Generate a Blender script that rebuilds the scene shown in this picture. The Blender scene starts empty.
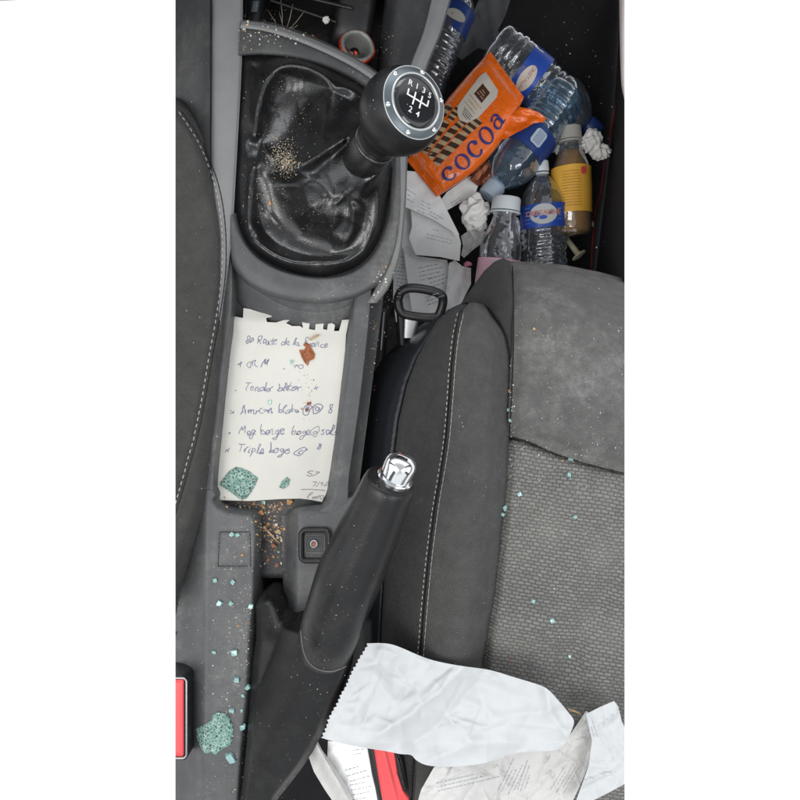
import bpy, bmesh, math, random
from mathutils import Vector, Matrix, noise
from mathutils.geometry import delaunay_2d_cdt
from mathutils.bvhtree import BVHTree
random.seed(7)
# ------------------------------------------------------------------ units
# lengths are laid out in photo pixels at console height (1 px = 0.8 mm), z measured up from the console top
S = 0.0008
D = 640.0
sc = bpy.context.scene
COL = sc.collection
CAM = Vector((0, 0, D*S))

def W(px, py, z=0.0):
    k = (D-z)/D
    return Vector(((px-400)*k*S, (400-py)*k*S, z*S))
def K(z): return (D-z)/D*S

# ------------------------------------------------------------------ materials
def pm(name, col, rough=0.5, metal=0.0, var=0.0, vscale=40, bump=None, bump2=None, dust=None, dirt=None,
       trans=0.0, spec=0.5, coat=0.0, ior=1.45, sheen=0.0, sub=0.0, rvar=0.0):
    m = bpy.data.materials.new(name); m.use_nodes = True
    n = m.node_tree.nodes; l = m.node_tree.links
    b = n['Principled BSDF']
    b.inputs['Roughness'].default_value = rough
    b.inputs['Metallic'].default_value = metal
    b.inputs['IOR'].default_value = ior
    b.inputs['Specular IOR Level'].default_value = spec
    b.inputs['Transmission Weight'].default_value = trans
    b.inputs['Coat Weight'].default_value = coat
    b.inputs['Sheen Weight'].default_value = sheen
    if sub:
        b.inputs['Subsurface Weight'].default_value = sub
        b.inputs['Subsurface Radius'].default_value = (1, 1, 1)
        b.inputs['Subsurface Scale'].default_value = 0.002
    tc = n.new('ShaderNodeTexCoord')
    def ntex(scale, detail=3, rough_=0.55):
        t = n.new('ShaderNodeTexNoise'); t.inputs['Scale'].default_value = scale
        t.inputs['Detail'].default_value = detail; t.inputs['Roughness'].default_value = rough_
        l.new(tc.outputs['Object'], t.inputs['Vector']); return t.outputs['Fac']
    def ramp(fac, a, c):
        r = n.new('ShaderNodeMapRange'); r.inputs[1].default_value = a; r.inputs[2].default_value = c
        l.new(fac, r.inputs[0]); return r.outputs[0]
    def mix(fac, a, c):
        x = n.new('ShaderNodeMix'); x.data_type = 'RGBA'
        if isinstance(fac, float): x.inputs[0].default_value = fac
        else: l.new(fac, x.inputs[0])
        for v, i in ((a, 6), (c, 7)):
            if isinstance(v, tuple): x.inputs[i].default_value = (*v, 1)
            else: l.new(v, x.inputs[i])
        return x.outputs[2]
    cur = tuple(col)
    if var:
        f = ntex(vscale, 5, 0.65)
        cur = mix(ramp(f, 0.3, 0.7), tuple(c*(1-var) for c in col), tuple(min(1, c*(1+var)) for c in col))
    def mul(a, k):
        x = n.new('ShaderNodeMath'); x.operation = 'MULTIPLY'; l.new(a, x.inputs[0])
        if isinstance(k, float): x.inputs[1].default_value = k
        else: l.new(k, x.inputs[1])
        return x.outputs[0]
    if dirt:   # (colour, scale, lo, hi, amount): broad stains broken up by finer noise
        f = ramp(ntex(dirt[1], 6, 0.7), dirt[2], dirt[3])
        g = ramp(ntex(dirt[1]*14, 3, 0.7), 0.25, 0.7)
        cur = mix(mul(mul(f, g), float(dirt[4])), cur, dirt[0])
    if dust:   # (colour, scale, threshold, amount): fine specks
        t = n.new('ShaderNodeTexVoronoi'); t.inputs['Scale'].default_value = dust[1]
        l.new(tc.outputs['Object'], t.inputs['Vector'])
        r = n.new('ShaderNodeMapRange'); r.inputs[1].default_value = dust[2]; r.inputs[2].default_value = dust[2]*0.4
        l.new(t.outputs['Distance'], r.inputs[0])
        g = ramp(ntex(dust[1]*0.12, 3), 0.5, 0.66)
        cur = mix(mul(mul(r.outputs[0], g), float(dust[3])), cur, dust[0])
    if isinstance(cur, tuple): b.inputs['Base Color'].default_value = (*cur, 1)
    else: l.new(cur, b.inputs['Base Color'])
    if rvar:
        r = n.new('ShaderNodeMapRange'); r.inputs[1].default_value = 0.3; r.inputs[2].default_value = 0.7
        r.inputs[3].default_value = rough-rvar; r.inputs[4].default_value = rough+rvar
        l.new(ntex(60, 5, 0.7), r.inputs[0]); l.new(r.outputs[0], b.inputs['Roughness'])
    last = None
    for bp in (bump, bump2):
        if not bp: continue
        kind, scale, dist = bp[:3]
        if kind == 'noise': h = ntex(scale, 3, 0.6)
        elif kind == 'vor':
            t = n.new('ShaderNodeTexVoronoi'); t.inputs['Scale'].default_value = scale
            l.new(tc.outputs['Object'], t.inputs['Vector']); h = t.outputs['Distance']
        elif kind == 'weave':
            mp = n.new('ShaderNodeMapping'); mp.inputs['Rotation'].default_value = (0, 0, math.radians(bp[3]))
            l.new(tc.outputs['Object'], mp.inputs['Vector'])
            h = None
            for dr in ('X', 'Y'):
                w = n.new('ShaderNodeTexWave'); w.bands_direction = dr; w.inputs['Scale'].default_value = scale
                w.inputs['Distortion'].default_value = 0.6; w.inputs['Detail'].default_value = 1
                w.inputs['Detail Scale'].default_value = 2
                l.new(mp.outputs[0], w.inputs['Vector'])
                if h is None: h = w.outputs['Fac']
                else:
                    x = n.new('ShaderNodeMath'); x.operation = 'ADD'
                    l.new(h, x.inputs[0]); l.new(w.outputs['Fac'], x.inputs[1]); h = x.outputs[0]
        bn = n.new('ShaderNodeBump'); bn.inputs['Distance'].default_value = dist; bn.inputs['Strength'].default_value = 1
        l.new(h, bn.inputs['Height'])
        if last: l.new(last, bn.inputs['Normal'])
        last = bn.outputs[0]
    if last: l.new(last, b.inputs['Normal'])
    return m

DUST = (0.42, 0.40, 0.35)
M = {}
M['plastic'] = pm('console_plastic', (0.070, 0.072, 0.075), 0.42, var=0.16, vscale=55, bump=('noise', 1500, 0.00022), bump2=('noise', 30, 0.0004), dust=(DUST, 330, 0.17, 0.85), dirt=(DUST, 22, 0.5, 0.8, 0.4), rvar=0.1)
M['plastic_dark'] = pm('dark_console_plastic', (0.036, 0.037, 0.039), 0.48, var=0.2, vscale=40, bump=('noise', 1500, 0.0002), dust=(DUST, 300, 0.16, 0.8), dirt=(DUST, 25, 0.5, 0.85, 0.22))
M['plastic_light'] = pm('light_grey_trim', (0.175, 0.178, 0.18), 0.42, var=0.08, bump=('noise', 1600, 0.00016), dust=((0.5, 0.47, 0.4), 260, 0.13, 0.7), dirt=((0.09, 0.085, 0.08), 30, 0.52, 0.8, 0.35))
M['black'] = pm('black_plastic', (0.012, 0.012, 0.013), 0.4, var=0.3, bump=('noise', 900, 0.0001), dust=(DUST, 250, 0.13, 0.6), dirt=(DUST, 28, 0.52, 0.9, 0.16))
M['blue_black'] = pm('seat_side_plastic', (0.016, 0.018, 0.022), 0.36, bump=('noise', 1500, 0.00012), dust=(DUST, 260, 0.09, 0.5))
M['leather'] = pm('black_leather', (0.006, 0.006, 0.0065), 0.27, var=0.3, vscale=50, spec=0.9, bump=('vor', 800, 0.00008), bump2=('noise', 90, 0.00012), dust=((0.45, 0.38, 0.27), 350, 0.10, 0.6), dirt=((0.30, 0.25, 0.18), 26, 0.54, 0.8, 0.10), rvar=0.05)
M['rubber'] = pm('soft_touch_rubber', (0.010, 0.010, 0.0105), 0.34, spec=0.38, var=0.2, bump=('noise', 1100, 0.00012), dust=(DUST, 190, 0.12, 0.6), dirt=(DUST, 26, 0.5, 0.85, 0.10), rvar=0.06)
M['sleeve'] = pm('handbrake_sleeve', (0.009, 0.009, 0.0095), 0.44, spec=0.32, var=0.2, bump=('noise', 900, 0.00015), dust=(DUST, 170, 0.12, 0.7), dirt=(DUST, 22, 0.5, 0.85, 0.09))
M['fabric'] = pm('seat_fabric', (0.16, 0.157, 0.150), 0.9, var=0.2, vscale=90, bump=('weave', 330, 0.0007, 12), bump2=('noise', 28, 0.0012), dust=((0.5, 0.5, 0.48), 240, 0.12, 0.9), dirt=((0.46, 0.46, 0.44), 13, 0.46, 0.68, 0.85), sheen=0.1)
M['fabric_bolster'] = pm('bolster_fabric', (0.098, 0.096, 0.092), 0.9, var=0.2, vscale=90, bump=('weave', 330, 0.0007, 5), bump2=('noise', 24, 0.0008), dust=((0.5, 0.5, 0.48), 240, 0.11, 0.9), dirt=((0.22, 0.22, 0.21), 16, 0.5, 0.85, 0.45), sheen=0.05)
M['fabric_dark'] = pm('dark_seat_fabric', (0.044, 0.043, 0.041), 0.9, var=0.2, vscale=90, bump=('weave', 330, 0.0006, 5), dust=((0.5, 0.5, 0.48), 260, 0.09, 0.7), dirt=((0.2, 0.2, 0.19), 16, 0.5, 0.8, 0.2), sheen=0.05)  # on the bolster side this darker tone paints in shade
M['fabric_driver'] = pm('driver_seat_fabric', (0.072, 0.070, 0.066), 0.9, var=0.2, vscale=90, bump=('weave', 340, 0.0007, 35), dust=((0.5, 0.48, 0.4), 200, 0.07, 0.8), dirt=((0.2, 0.19, 0.17), 16, 0.5, 0.8, 0.35), sheen=0.05)
M['thread'] = pm('stitch_thread', (0.40, 0.39, 0.36), 0.8)
M['thread_dark'] = pm('dark_thread', (0.012, 0.012, 0.012), 0.9)
M['carpet'] = pm('floor_carpet', (0.006, 0.006, 0.007), 0.95, var=0.4, bump=('noise', 700, 0.0015), dust=((0.35, 0.33, 0.3), 90, 0.09, 0.6))
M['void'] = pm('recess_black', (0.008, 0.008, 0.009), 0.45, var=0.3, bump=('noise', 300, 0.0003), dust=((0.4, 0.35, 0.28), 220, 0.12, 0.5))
M['paper'] = pm('white_paper', (0.47, 0.483, 0.492), 0.55, var=0.03, vscale=30, bump=('noise', 160, 0.00012), sub=0.0, dirt=((0.45, 0.42, 0.36), 26, 0.56, 0.8, 0.3))
M['receipt'] = pm('receipt_paper', (0.88, 0.88, 0.87), 0.55, var=0.04, bump=('noise', 80, 0.0007))
M['receipt_thin'] = pm('thin_grey_receipt', (0.50, 0.495, 0.48), 0.45, var=0.07, vscale=60, bump=('noise', 110, 0.0012), dirt=((0.40, 0.36, 0.30), 30, 0.5, 0.8, 0.35))
M['tissue'] = pm('tissue', (0.84, 0.83, 0.80), 0.8, var=0.05, bump=('noise', 160, 0.001))
M['note'] = pm('cream_note_paper', (0.57, 0.56, 0.515), 0.65, var=0.035, vscale=22, bump=('noise', 60, 0.0006), dirt=((0.5, 0.43, 0.3), 30, 0.58, 0.8, 0.35))
M['print'] = pm('receipt_print', (0.30, 0.31, 0.34), 0.7)
M['print_red'] = pm('red_print', (0.55, 0.25, 0.2), 0.7)
M['ink'] = pm('blue_ink', (0.20, 0.20, 0.34), 0.6)
M['ink_pale'] = pm('pencil', (0.30, 0.28, 0.28), 0.7)
M['chrome'] = pm('chrome', (0.80, 0.81, 0.82), 0.08, metal=1.0, bump=('noise', 60, 0.0002))
M['satin'] = pm('satin_metal_ring', (0.11, 0.13, 0.145), 0.36, metal=0.6, var=.1)
M['steel'] = pm('steel', (0.35, 0.36, 0.37), 0.35, metal=0.9, var=0.2, dirt=((0.1, 0.08, 0.06), 40, 0.45, 0.7, 0.6))
M['badge'] = pm('badge_black_gloss', (0.012, 0.013, 0.015), 0.08, coat=0.6)
M['white'] = pm('white_marking', (0.68, 0.69, 0.68), 0.4)
M['white_ring'] = pm('silver_ring', (0.48, 0.50, 0.50), 0.33, metal=0.6)
M['red'] = pm('red_button_plastic', (0.70, 0.075, 0.08), 0.4, var=0.06, bump=('noise', 400, 0.0001), dust=((0.7, 0.5, 0.5), 300, 0.08, 0.4))
M['foil_red'] = pm('red_foil', (0.50, 0.045, 0.02), 0.25, metal=0.6, var=0.3, vscale=120, bump=('noise', 200, 0.002))
M['foil_grey'] = pm('grey_lining', (0.22, 0.225, 0.21), 0.4, metal=0.3, var=0.2, bump=('noise', 150, 0.001))
M['copper'] = pm('copper', (0.30, 0.11, 0.06), 0.4, metal=0.8, var=0.2)
M['orange'] = pm('orange_wrapper', (0.88, 0.15, 0.008), 0.26, var=0.10, bump=('noise', 45, 0.003), bump2=('noise', 150, 0.0012), coat=0.4)
M['navy'] = pm('navy_print', (0.022, 0.020, 0.16), 0.4)
M['wafer'] = pm('wafer_print', (0.50, 0.35, 0.20), 0.45, var=0.2, vscale=120)
M['cocoa'] = pm('dark_wafer_print', (0.055, 0.022, 0.012), 0.45)
M['labelwhite'] = pm('label_white', (0.62, 0.57, 0.50), 0.45)
M['brown'] = pm('brown_print', (0.075, 0.03, 0.018), 0.45)
M['bluelabel'] = pm('blue_label', (0.025, 0.08, 0.42), 0.35, var=0.1, bump=('noise', 80, 0.0008))
M['navylabel'] = pm('navy_label', (0.022, 0.05, 0.20), 0.3, var=0.15, bump=('noise', 80, 0.0008))
M['pinklabel'] = pm('pink_label', (0.72, 0.42, 0.52), 0.45, var=0.05)
M['yellowlabel'] = pm('yellow_label', (0.85, 0.46, 0.06), 0.45, var=0.06)
M['cap'] = pm('milky_cap', (0.60, 0.64, 0.68), 0.35)
M['capblue'] = pm('pale_blue_cap', (0.46, 0.56, 0.66), 0.35)
M['capgrey'] = pm('grey_cap', (0.42, 0.40, 0.36), 0.4)
M['juice'] = pm('cloudy_juice', (0.52, 0.26, 0.06), 0.22, var=0.2, vscale=30, coat=0.6)
M['cream'] = pm('cream_plastic', (0.66, 0.60, 0.42), 0.45)
M['pink'] = pm('pink_sweet', (0.6, 0.22, 0.28), 0.4)
M['redpipe'] = pm('red_piping', (0.20, 0.006, 0.008), 0.7)
M['body'] = pm('pale_sill', (0.66, 0.62, 0.60), 0.45, dirt=((0.35, 0.2, 0.15), 30, 0.45, 0.7, 0.5))
M['foodbrown'] = pm('dried_food', (0.27, 0.085, 0.028), 0.4, var=0.5, vscale=220, bump=('noise', 250, 0.001))
M['tan'] = pm('tan_crumb', (0.50, 0.33, 0.16), 0.8, var=0.3, vscale=200)
M['orangecrumb'] = pm('orange_crumb', (0.50, 0.27, 0.11), 0.7, var=0.3, vscale=200)
M['rust'] = pm('reddish_crumb', (0.30, 0.13, 0.09), 0.8, var=0.3, vscale=200)
M['pale'] = pm('pale_speck', (0.60, 0.60, 0.56), 0.7)
M['dusty'] = pm('dusty_crumb', (0.46, 0.40, 0.30), 0.9)
M['straw'] = pm('straw', (0.42, 0.36, 0.26), 0.8)
M['wood'] = pm('wood_splinter', (0.50, 0.33, 0.22), 0.7, var=0.2)
M['hook'] = pm('bluegrey_cloth', (0.10, 0.10, 0.105), 0.8, var=0.2)
M['glass'] = pm('green_tempered_glass', (0.50, 0.88, 0.80), 0.07, trans=0.5, ior=1.5, spec=0.9, var=0.3, vscale=160)
M['glass_crazed'] = pm('crazed_green_glass', (0.28, 0.56, 0.46), 0.12, trans=0.25, ior=1.5, spec=0.8, bump=('vor', 430, 0.0012), bump2=('noise', 300, 0.0016))
def craze(m):
    n = m.node_tree.nodes; l = m.node_tree.links; b = n['Principled BSDF']
    tc = n.new('ShaderNodeTexCoord'); v = n.new('ShaderNodeTexVoronoi'); v.feature = 'DISTANCE_TO_EDGE'; v.inputs['Scale'].default_value = 430; v.inputs['Randomness'].default_value = 1
    l.new(tc.outputs['Object'], v.inputs['Vector'])
    r_ = n.new('ShaderNodeMapRange'); r_.inputs[1].default_value = 0.02; r_.inputs[2].default_value = 0.13; l.new(v.outputs['Distance'], r_.inputs[0])
    v2 = n.new('ShaderNodeTexVoronoi'); v2.inputs['Scale'].default_value = 430; l.new(tc.outputs['Object'], v2.inputs['Vector'])
    c2 = n.new('ShaderNodeMix'); c2.data_type = 'RGBA'; c2.inputs[6].default_value = (0.02, 0.07, 0.055, 1); c2.inputs[7].default_value = (0.18, 0.40, 0.33, 1); l.new(v2.outputs['Color'], c2.inputs[0])
    x = n.new('ShaderNodeMix'); x.data_type = 'RGBA'; l.new(r_.outputs[0], x.inputs[0])
    nz = n.new('ShaderNodeTexNoise'); nz.inputs['Scale'].default_value = 150; l.new(tc.outputs['Object'], nz.inputs['Vector'])
    y = n.new('ShaderNodeMix'); y.data_type = 'RGBA'; l.new(nz.outputs['Fac'], y.inputs[0]); y.inputs[6].default_value = (0.12, 0.30, 0.24, 1); y.inputs[7].default_value = (0.75, 0.92, 0.86, 1)
    l.new(y.outputs[2], x.inputs[6]); l.new(c2.outputs[2], x.inputs[7])
    l.new(x.outputs[2], b.inputs['Base Color'])
craze(M['glass_crazed'])

def weave_mat():
    m = pm('woven_seat_insert', (0.1, 0.1, 0.1), 0.88, sheen=0.05)
    n = m.node_tree.nodes; l = m.node_tree.links; b = n['Principled BSDF']
    tc = n.new('ShaderNodeTexCoord'); mp = n.new('ShaderNodeMapping')
    mp.inputs['Rotation'].default_value = (0, 0, math.radians(9))
    wn = n.new('ShaderNodeTexNoise'); wn.inputs['Scale'].default_value = 22
    l.new(tc.outputs['Object'], wn.inputs['Vector'])
    vm = n.new('ShaderNodeVectorMath'); vm.operation = 'MULTIPLY_ADD'
    vm.inputs[1].default_value = (0.006, 0.006, 0); l.new(wn.outputs['Color'], vm.inputs[0])
    wf = n.new('ShaderNodeTexNoise'); wf.inputs['Scale'].default_value = 210; wf.inputs['Detail'].default_value = 2
    l.new(tc.outputs['Object'], wf.inputs['Vector'])
    vf = n.new('ShaderNodeVectorMath'); vf.operation = 'MULTIPLY_ADD'; vf.inputs[1].default_value = (0.0022, 0.0014, 0)
    l.new(wf.outputs['Color'], vf.inputs[0]); l.new(tc.outputs['Object'], vf.inputs[2]); l.new(vf.outputs[0], vm.inputs[2])
    l.new(vm.outputs[0], mp.inputs['Vector'])
    br = n.new('ShaderNodeTexBrick'); br.inputs['Scale'].default_value = 104
    br.inputs['Brick Width'].default_value = 0.56; br.inputs['Row Height'].default_value = 0.30
    br.inputs['Mortar Size'].default_value = 0.075; br.inputs['Mortar Smooth'].default_value = 1.0
    br.inputs['Bias'].default_value = 0.0
    br.inputs['Color1'].default_value = (0.185, 0.181, 0.168, 1); br.inputs['Color2'].default_value = (0.130, 0.128, 0.120, 1)
    br.inputs['Mortar'].default_value = (0.092, 0.091, 0.087, 1)
    l.new(mp.outputs[0], br.inputs['Vector'])
    nz = n.new('ShaderNodeTexNoise'); nz.inputs['Scale'].default_value = 20; nz.inputs['Detail'].default_value = 6
    l.new(tc.outputs['Object'], nz.inputs['Vector'])
    r = n.new('ShaderNodeMapRange'); r.inputs[1].default_value = 0.42; r.inputs[2].default_value = 0.78; r.inputs[4].default_value = 0.45
    l.new(nz.outputs['Fac'], r.inputs[0])
    mx = n.new('ShaderNodeMix'); mx.data_type = 'RGBA'; l.new(r.outputs[0], mx.inputs[0]); l.new(br.outputs['Color'], mx.inputs[6])
    mx.inputs[7].default_value = (0.24, 0.235, 0.215, 1)
    l.new(mx.outputs[2], b.inputs['Base Color'])
    inv = n.new('ShaderNodeMath'); inv.operation = 'SUBTRACT'; inv.inputs[0].default_value = 1; l.new(br.outputs['Fac'], inv.inputs[1])
    n2 = n.new('ShaderNodeTexNoise'); n2.inputs['Scale'].default_value = 900
    l.new(tc.outputs['Object'], n2.inputs['Vector'])
    ad = n.new('ShaderNodeMath'); ad.operation = 'MULTIPLY_ADD'; ad.inputs[1].default_value = 0.6
    l.new(n2.outputs['Fac'], ad.inputs[0]); l.new(inv.outputs[0], ad.inputs[2])
    bn = n.new('ShaderNodeBump'); bn.inputs['Distance'].default_value = 0.0007; l.new(ad.outputs[0], bn.inputs['Height'])
    l.new(bn.outputs[0], b.inputs['Normal'])
    return m
M['weave'] = weave_mat()

def clear_plastic(name, tint, extra=0.0):
    m = bpy.data.materials.new(name); m.use_nodes = True
    n = m.node_tree.nodes; l = m.node_tree.links
    n.remove(n['Principled BSDF'])
    out = n['Material Output']
    t = n.new('ShaderNodeBsdfTransparent'); t.inputs[0].default_value = (*tint, 1)
    g = n.new('ShaderNodeBsdfGlossy'); g.inputs['Roughness'].default_value = 0.07; g.inputs[0].default_value = (0.95, 0.97, 1, 1)
    d = n.new('ShaderNodeBsdfDiffuse'); d.inputs[0].default_value = (*(c*0.5 for c in tint), 1)
    tc = n.new('ShaderNodeTexCoord'); nz = n.new('ShaderNodeTexNoise'); nz.inputs['Scale'].default_value = 45
    l.new(tc.outputs['Object'], nz.inputs['Vector'])
    bn = n.new('ShaderNodeBump'); bn.inputs['Distance'].default_value = 0.004; l.new(nz.outputs['Fac'], bn.inputs['Height'])
    l.new(bn.outputs[0], g.inputs['Normal'])
    lw = n.new('ShaderNodeLayerWeight'); lw.inputs['Blend'].default_value = 0.35
    mr = n.new('ShaderNodeMapRange'); mr.inputs[3].default_value = 0.10; mr.inputs[4].default_value = 0.75
    l.new(lw.outputs['Facing'], mr.inputs[0])
    m0 = n.new('ShaderNodeMixShader'); m0.inputs[0].default_value = 0.10+extra
    l.new(t.outputs[0], m0.inputs[1]); l.new(d.outputs[0], m0.inputs[2])
    m1 = n.new('ShaderNodeMixShader'); l.new(mr.outputs[0], m1.inputs[0]); l.new(m0.outputs[0], m1.inputs[1]); l.new(g.outputs[0], m1.inputs[2])
    l.new(m1.outputs[0], out.inputs['Surface'])
    return m
M['clear'] = clear_plastic('clear_bottle_plastic', (0.86, 0.90, 0.93))
M['clearblue'] = clear_plastic('blue_bottle_plastic', (0.52, 0.72, 0.88), 0.06)
M['cleardark'] = clear_plastic('dull_bottle_plastic', (0.62, 0.62, 0.66), 0.08)

# ------------------------------------------------------------------ scene helpers
def empty(name, loc, label, cat, group=None):
    o = bpy.data.objects.new(name, None); COL.objects.link(o); o.location = loc; o.empty_display_size = 0.01
    o['label'] = label; o['category'] = cat
    if group: o['group'] = group
    return o
def tag(o, label, cat, group=None, kind=None):
    if label: o['label'] = label
    if cat: o['category'] = cat
    if group: o['group'] = group
    if kind: o['kind'] = kind
    return o
SOLIDS = []
def wloc(o):
    v = Vector(o.location)
    while o.parent: o = o.parent; v += Vector(o.location)
    return v
def build(name, verts, faces, mat, parent=None, smooth=True, solid=True, sharp=None):
    """link verts (world metres) as one mesh object with its origin at its own centre"""
    vs = [Vector(v) for v in verts]
    lo = Vector((min(v.x for v in vs), min(v.y for v in vs), min(v.z for v in vs)))
    hi = Vector((max(v.x for v in vs), max(v.y for v in vs), max(v.z for v in vs)))
    c = Vector(((lo.x+hi.x)/2, (lo.y+hi.y)/2, lo.z))
    me = bpy.data.meshes.new(name); me.from_pydata([v-c for v in vs], [], faces)
    bm = bmesh.new(); bm.from_mesh(me)
    bmesh.ops.recalc_face_normals(bm, faces=bm.faces); bm.to_mesh(me); bm.free()
    me.materials.append(M[mat])
    if smooth:
        me.polygons.foreach_set('use_smooth', [True]*len(me.polygons))
        if sharp: me.set_sharp_from_angle(angle=math.radians(sharp))
    me.update()
    o = bpy.data.objects.new(name, me); COL.objects.link(o)
    if parent:
        o.parent = parent; o.location = c-wloc(parent)
    else: o.location = c
    if solid: SOLIDS.append((vs, faces))
    return o

def inpoly(x, y, P):
    r = False; j = len(P)-1
    for i in range(len(P)):
        xi, yi = P[i]; xj, yj = P[j]
        if (yi > y) != (yj > y) and x < (xj-xi)*(y-yi)/(yj-yi)+xi: r = not r
        j = i
    return r
def dline(x, y, L, closed=False):
    """distance to a polyline and the parameter along it 0..1"""
    best = 1e9; bt = 0; n = len(L) if closed else len(L)-1
    for i in range(n):
        ax, ay = L[i][:2]; bx, by = L[(i+1) % len(L)][:2]
        dx, dy = bx-ax, by-ay; q = dx*dx+dy*dy or 1e-9
        t = max(0, min(1, ((x-ax)*dx+(y-ay)*dy)/q))
        d = (ax+t*dx-x)**2+(ay+t*dy-y)**2
        if d < best: best = d; bt = (i+t)/n
    return math.sqrt(best), bt
def crom(P, n, closed=False):
    """n points per segment through P (tuples of any length)"""
    out = []; N = len(P); segs = N if closed else N-1
    for i in range(segs):
        if closed: p0, p1, p2, p3 = P[(i-1) % N], P[i], P[(i+1) % N], P[(i+2) % N]
        else: p0, p1, p2, p3 = P[max(i-1, 0)], P[i], P[i+1], P[min(i+2, N-1)]
        for k in range(n):
            t = k/n; t2 = t*t; t3 = t2*t
            out.append(tuple(0.5*((2*b)+(-a+c)*t+(2*a-5*b+4*c-d)*t2+(-a+3*b-3*c+d)*t3) for a, b, c, d in zip(p0, p1, p2, p3)))
    if not closed: out.append(tuple(P[-1]))
    return out
def resample(P, step, closed=True):
    out = []; n = len(P) if closed else len(P)-1
    for i in range(n):
        a = P[i]; b = P[(i+1) % len(P)]
        d = math.hypot(b[0]-a[0], b[1]-a[1]); k = max(1, int(round(d/step)))
        for j in range(k): out.append((a[0]+(b[0]-a[0])*j/k, a[1]+(b[1]-a[1])*j/k))
    if not closed: out.append(P[-1])
    return out
def patch(outline, zf, step=3.0, skirt=0, jit=0.0, under=None, seed=1):
    rnd = random.Random(seed)
    B = resample(outline, step)
    pts = [Vector(p) for p in B]; nb = len(B)
    x0 = min(p[0] for p in B); x1 = max(p[0] for p in B); y0 = min(p[1] for p in B); y1 = max(p[1] for p in B)
    r = 0; y = y0+step*0.5
    while y < y1:
        x = x0+(step*0.5 if r % 2 else 0)
        while x < x1:
            qx = x+rnd.uniform(-jit, jit)*step; qy = y+rnd.uniform(-jit, jit)*step
            if inpoly(qx, qy, B) and dline(qx, qy, B, True)[0] > step*0.45: pts.append(Vector((qx, qy)))
            x += step
        y += step*0.87; r += 1
    v, e, f, ov, oe, of = delaunay_2d_cdt(pts, [(i, (i+1) % nb) for i in range(nb)], [], 1, 1e-4)
    v2 = [(p.x, p.y) for p in v]; faces = [tuple(q) for q in f]
    verts = [W(x, y, zf(x, y)) for x, y in v2]
    if skirt:
        cnt = {}
        for q in faces:
            for i in range(len(q)):
                a, b = q[i], q[(i+1) % len(q)]
                cnt.setdefault((min(a, b), max(a, b)), []).append((a, b))
        low = {}
        def lo(i):
            if i not in low:
                low[i] = len(verts); p = verts[i]
                verts.append(Vector((p.x, p.y, p.z-skirt*S)))
            return low[i]
        for k_, lst in list(cnt.items()):
            if len(lst) == 1:
                a, b = lst[0]; faces.append((b, a, lo(a), lo(b)))
    return verts, faces
def loft(rows, nu=6, nv=6, closed=False, disp=None):
    """rows of (px,py,z) keys, smoothed both ways"""
    R = [crom(r, nu, closed) for r in rows]
    Cn = len(R[0]); cols = [crom([r[i] for r in R], nv) for i in range(Cn)]
    nr = len(cols[0]); verts = []; faces = []
    for j in range(nr):
        for i in range(Cn):
            x, y, z = cols[i][j]
            if disp: z += disp(x, y)
            verts.append(W(x, y, z))
    m = Cn if closed else Cn-1
    for j in range(nr-1):
        for i in range(m):
            a = j*Cn+i; b = j*Cn+(i+1) % Cn
            faces.append((a, b, b+Cn, a+Cn))
    return verts, faces
def frame(d):
    d = d.normalized(); u = d.cross(Vector((0, 0, 1)))
    if u.length < 1e-3: u = Vector((1, 0, 0))
    u.normalize(); return d, u, d.cross(u)
def tube(P, R, n=12, caps=True, closed=False, flat=1.0):
    """P world points, R radii in metres"""
    if not isinstance(R, (list, tuple)): R = [R]*len(P)
    verts = []; faces = []; N = len(P); up = None
    for i in range(N):
        a = P[(i-1) % N] if (closed or i > 0) else P[i]; b = P[(i+1) % N] if (closed or i < N-1) else P[i]
        d = (b-a).normalized()
        if up is None: _, u, w = frame(d)
        else:
            w = (up-d*up.dot(d)).normalized(); u = w.cross(d)
        up = w
        for k in range(n):
            t = 2*math.pi*k/n; verts.append(P[i]+u*(R[i]*math.cos(t))+w*(R[i]*math.sin(t)*flat))
    for i in range(N if closed else N-1):
        for k in range(n):
            a = i*n+k; b = i*n+(k+1) % n; c = ((i+1) % N)*n+(k+1) % n; d_ = ((i+1) % N)*n+k
            faces.append((a, b, c, d_))
    if caps and not closed:
        faces.append(tuple(range(n))[::-1]); faces.append(tuple((N-1)*n+k for k in range(n)))
    return verts, faces
def lathe(o, ax, prof, n=40, caps=(True, True), wob=0, seed=0):
    """profile (t along axis, r), metres"""
    d, u, w = frame(ax); verts = []; faces = []
    for j, (t, r) in enumerate(prof):
        for k in range(n):
            a = 2*math.pi*k/n; rr = r
            if wob: rr *= 1+wob*noise.noise(Vector((math.cos(a)*1.5+seed, math.sin(a)*1.5, t*45)))
            verts.append(o+d*t+u*(rr*math.cos(a))+w*(rr*math.sin(a)))
    for j in range(len(prof)-1):
        for k in range(n):
            a = j*n+k; b = j*n+(k+1) % n; faces.append((a, b, b+n, a+n))
    if caps[0]: faces.append(tuple(range(n))[::-1])
    if caps[1]: faces.append(tuple((len(prof)-1)*n+k for k in range(n)))
    return verts, faces
def join(*vf):
    V = []; F = []
    for v, f in vf:
        o = len(V); V += list(v); F += [tuple(i+o for i in q) for q in f]
    return V, F
def boxw(c, sx, sy, sz, rot=None):
    V = []
    for z in (-1, 1):
        for y in (-1, 1):
            for x in (-1, 1):
                p = Vector((x*sx/2, y*sy/2, z*sz/2))
                if rot: p = rot @ p
                V.append(c+p)
    return V, [(0, 2, 3, 1), (4, 5, 7, 6), (0, 1, 5, 4), (2, 6, 7, 3), (0, 4, 6, 2), (1, 3, 7, 5)]
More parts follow.
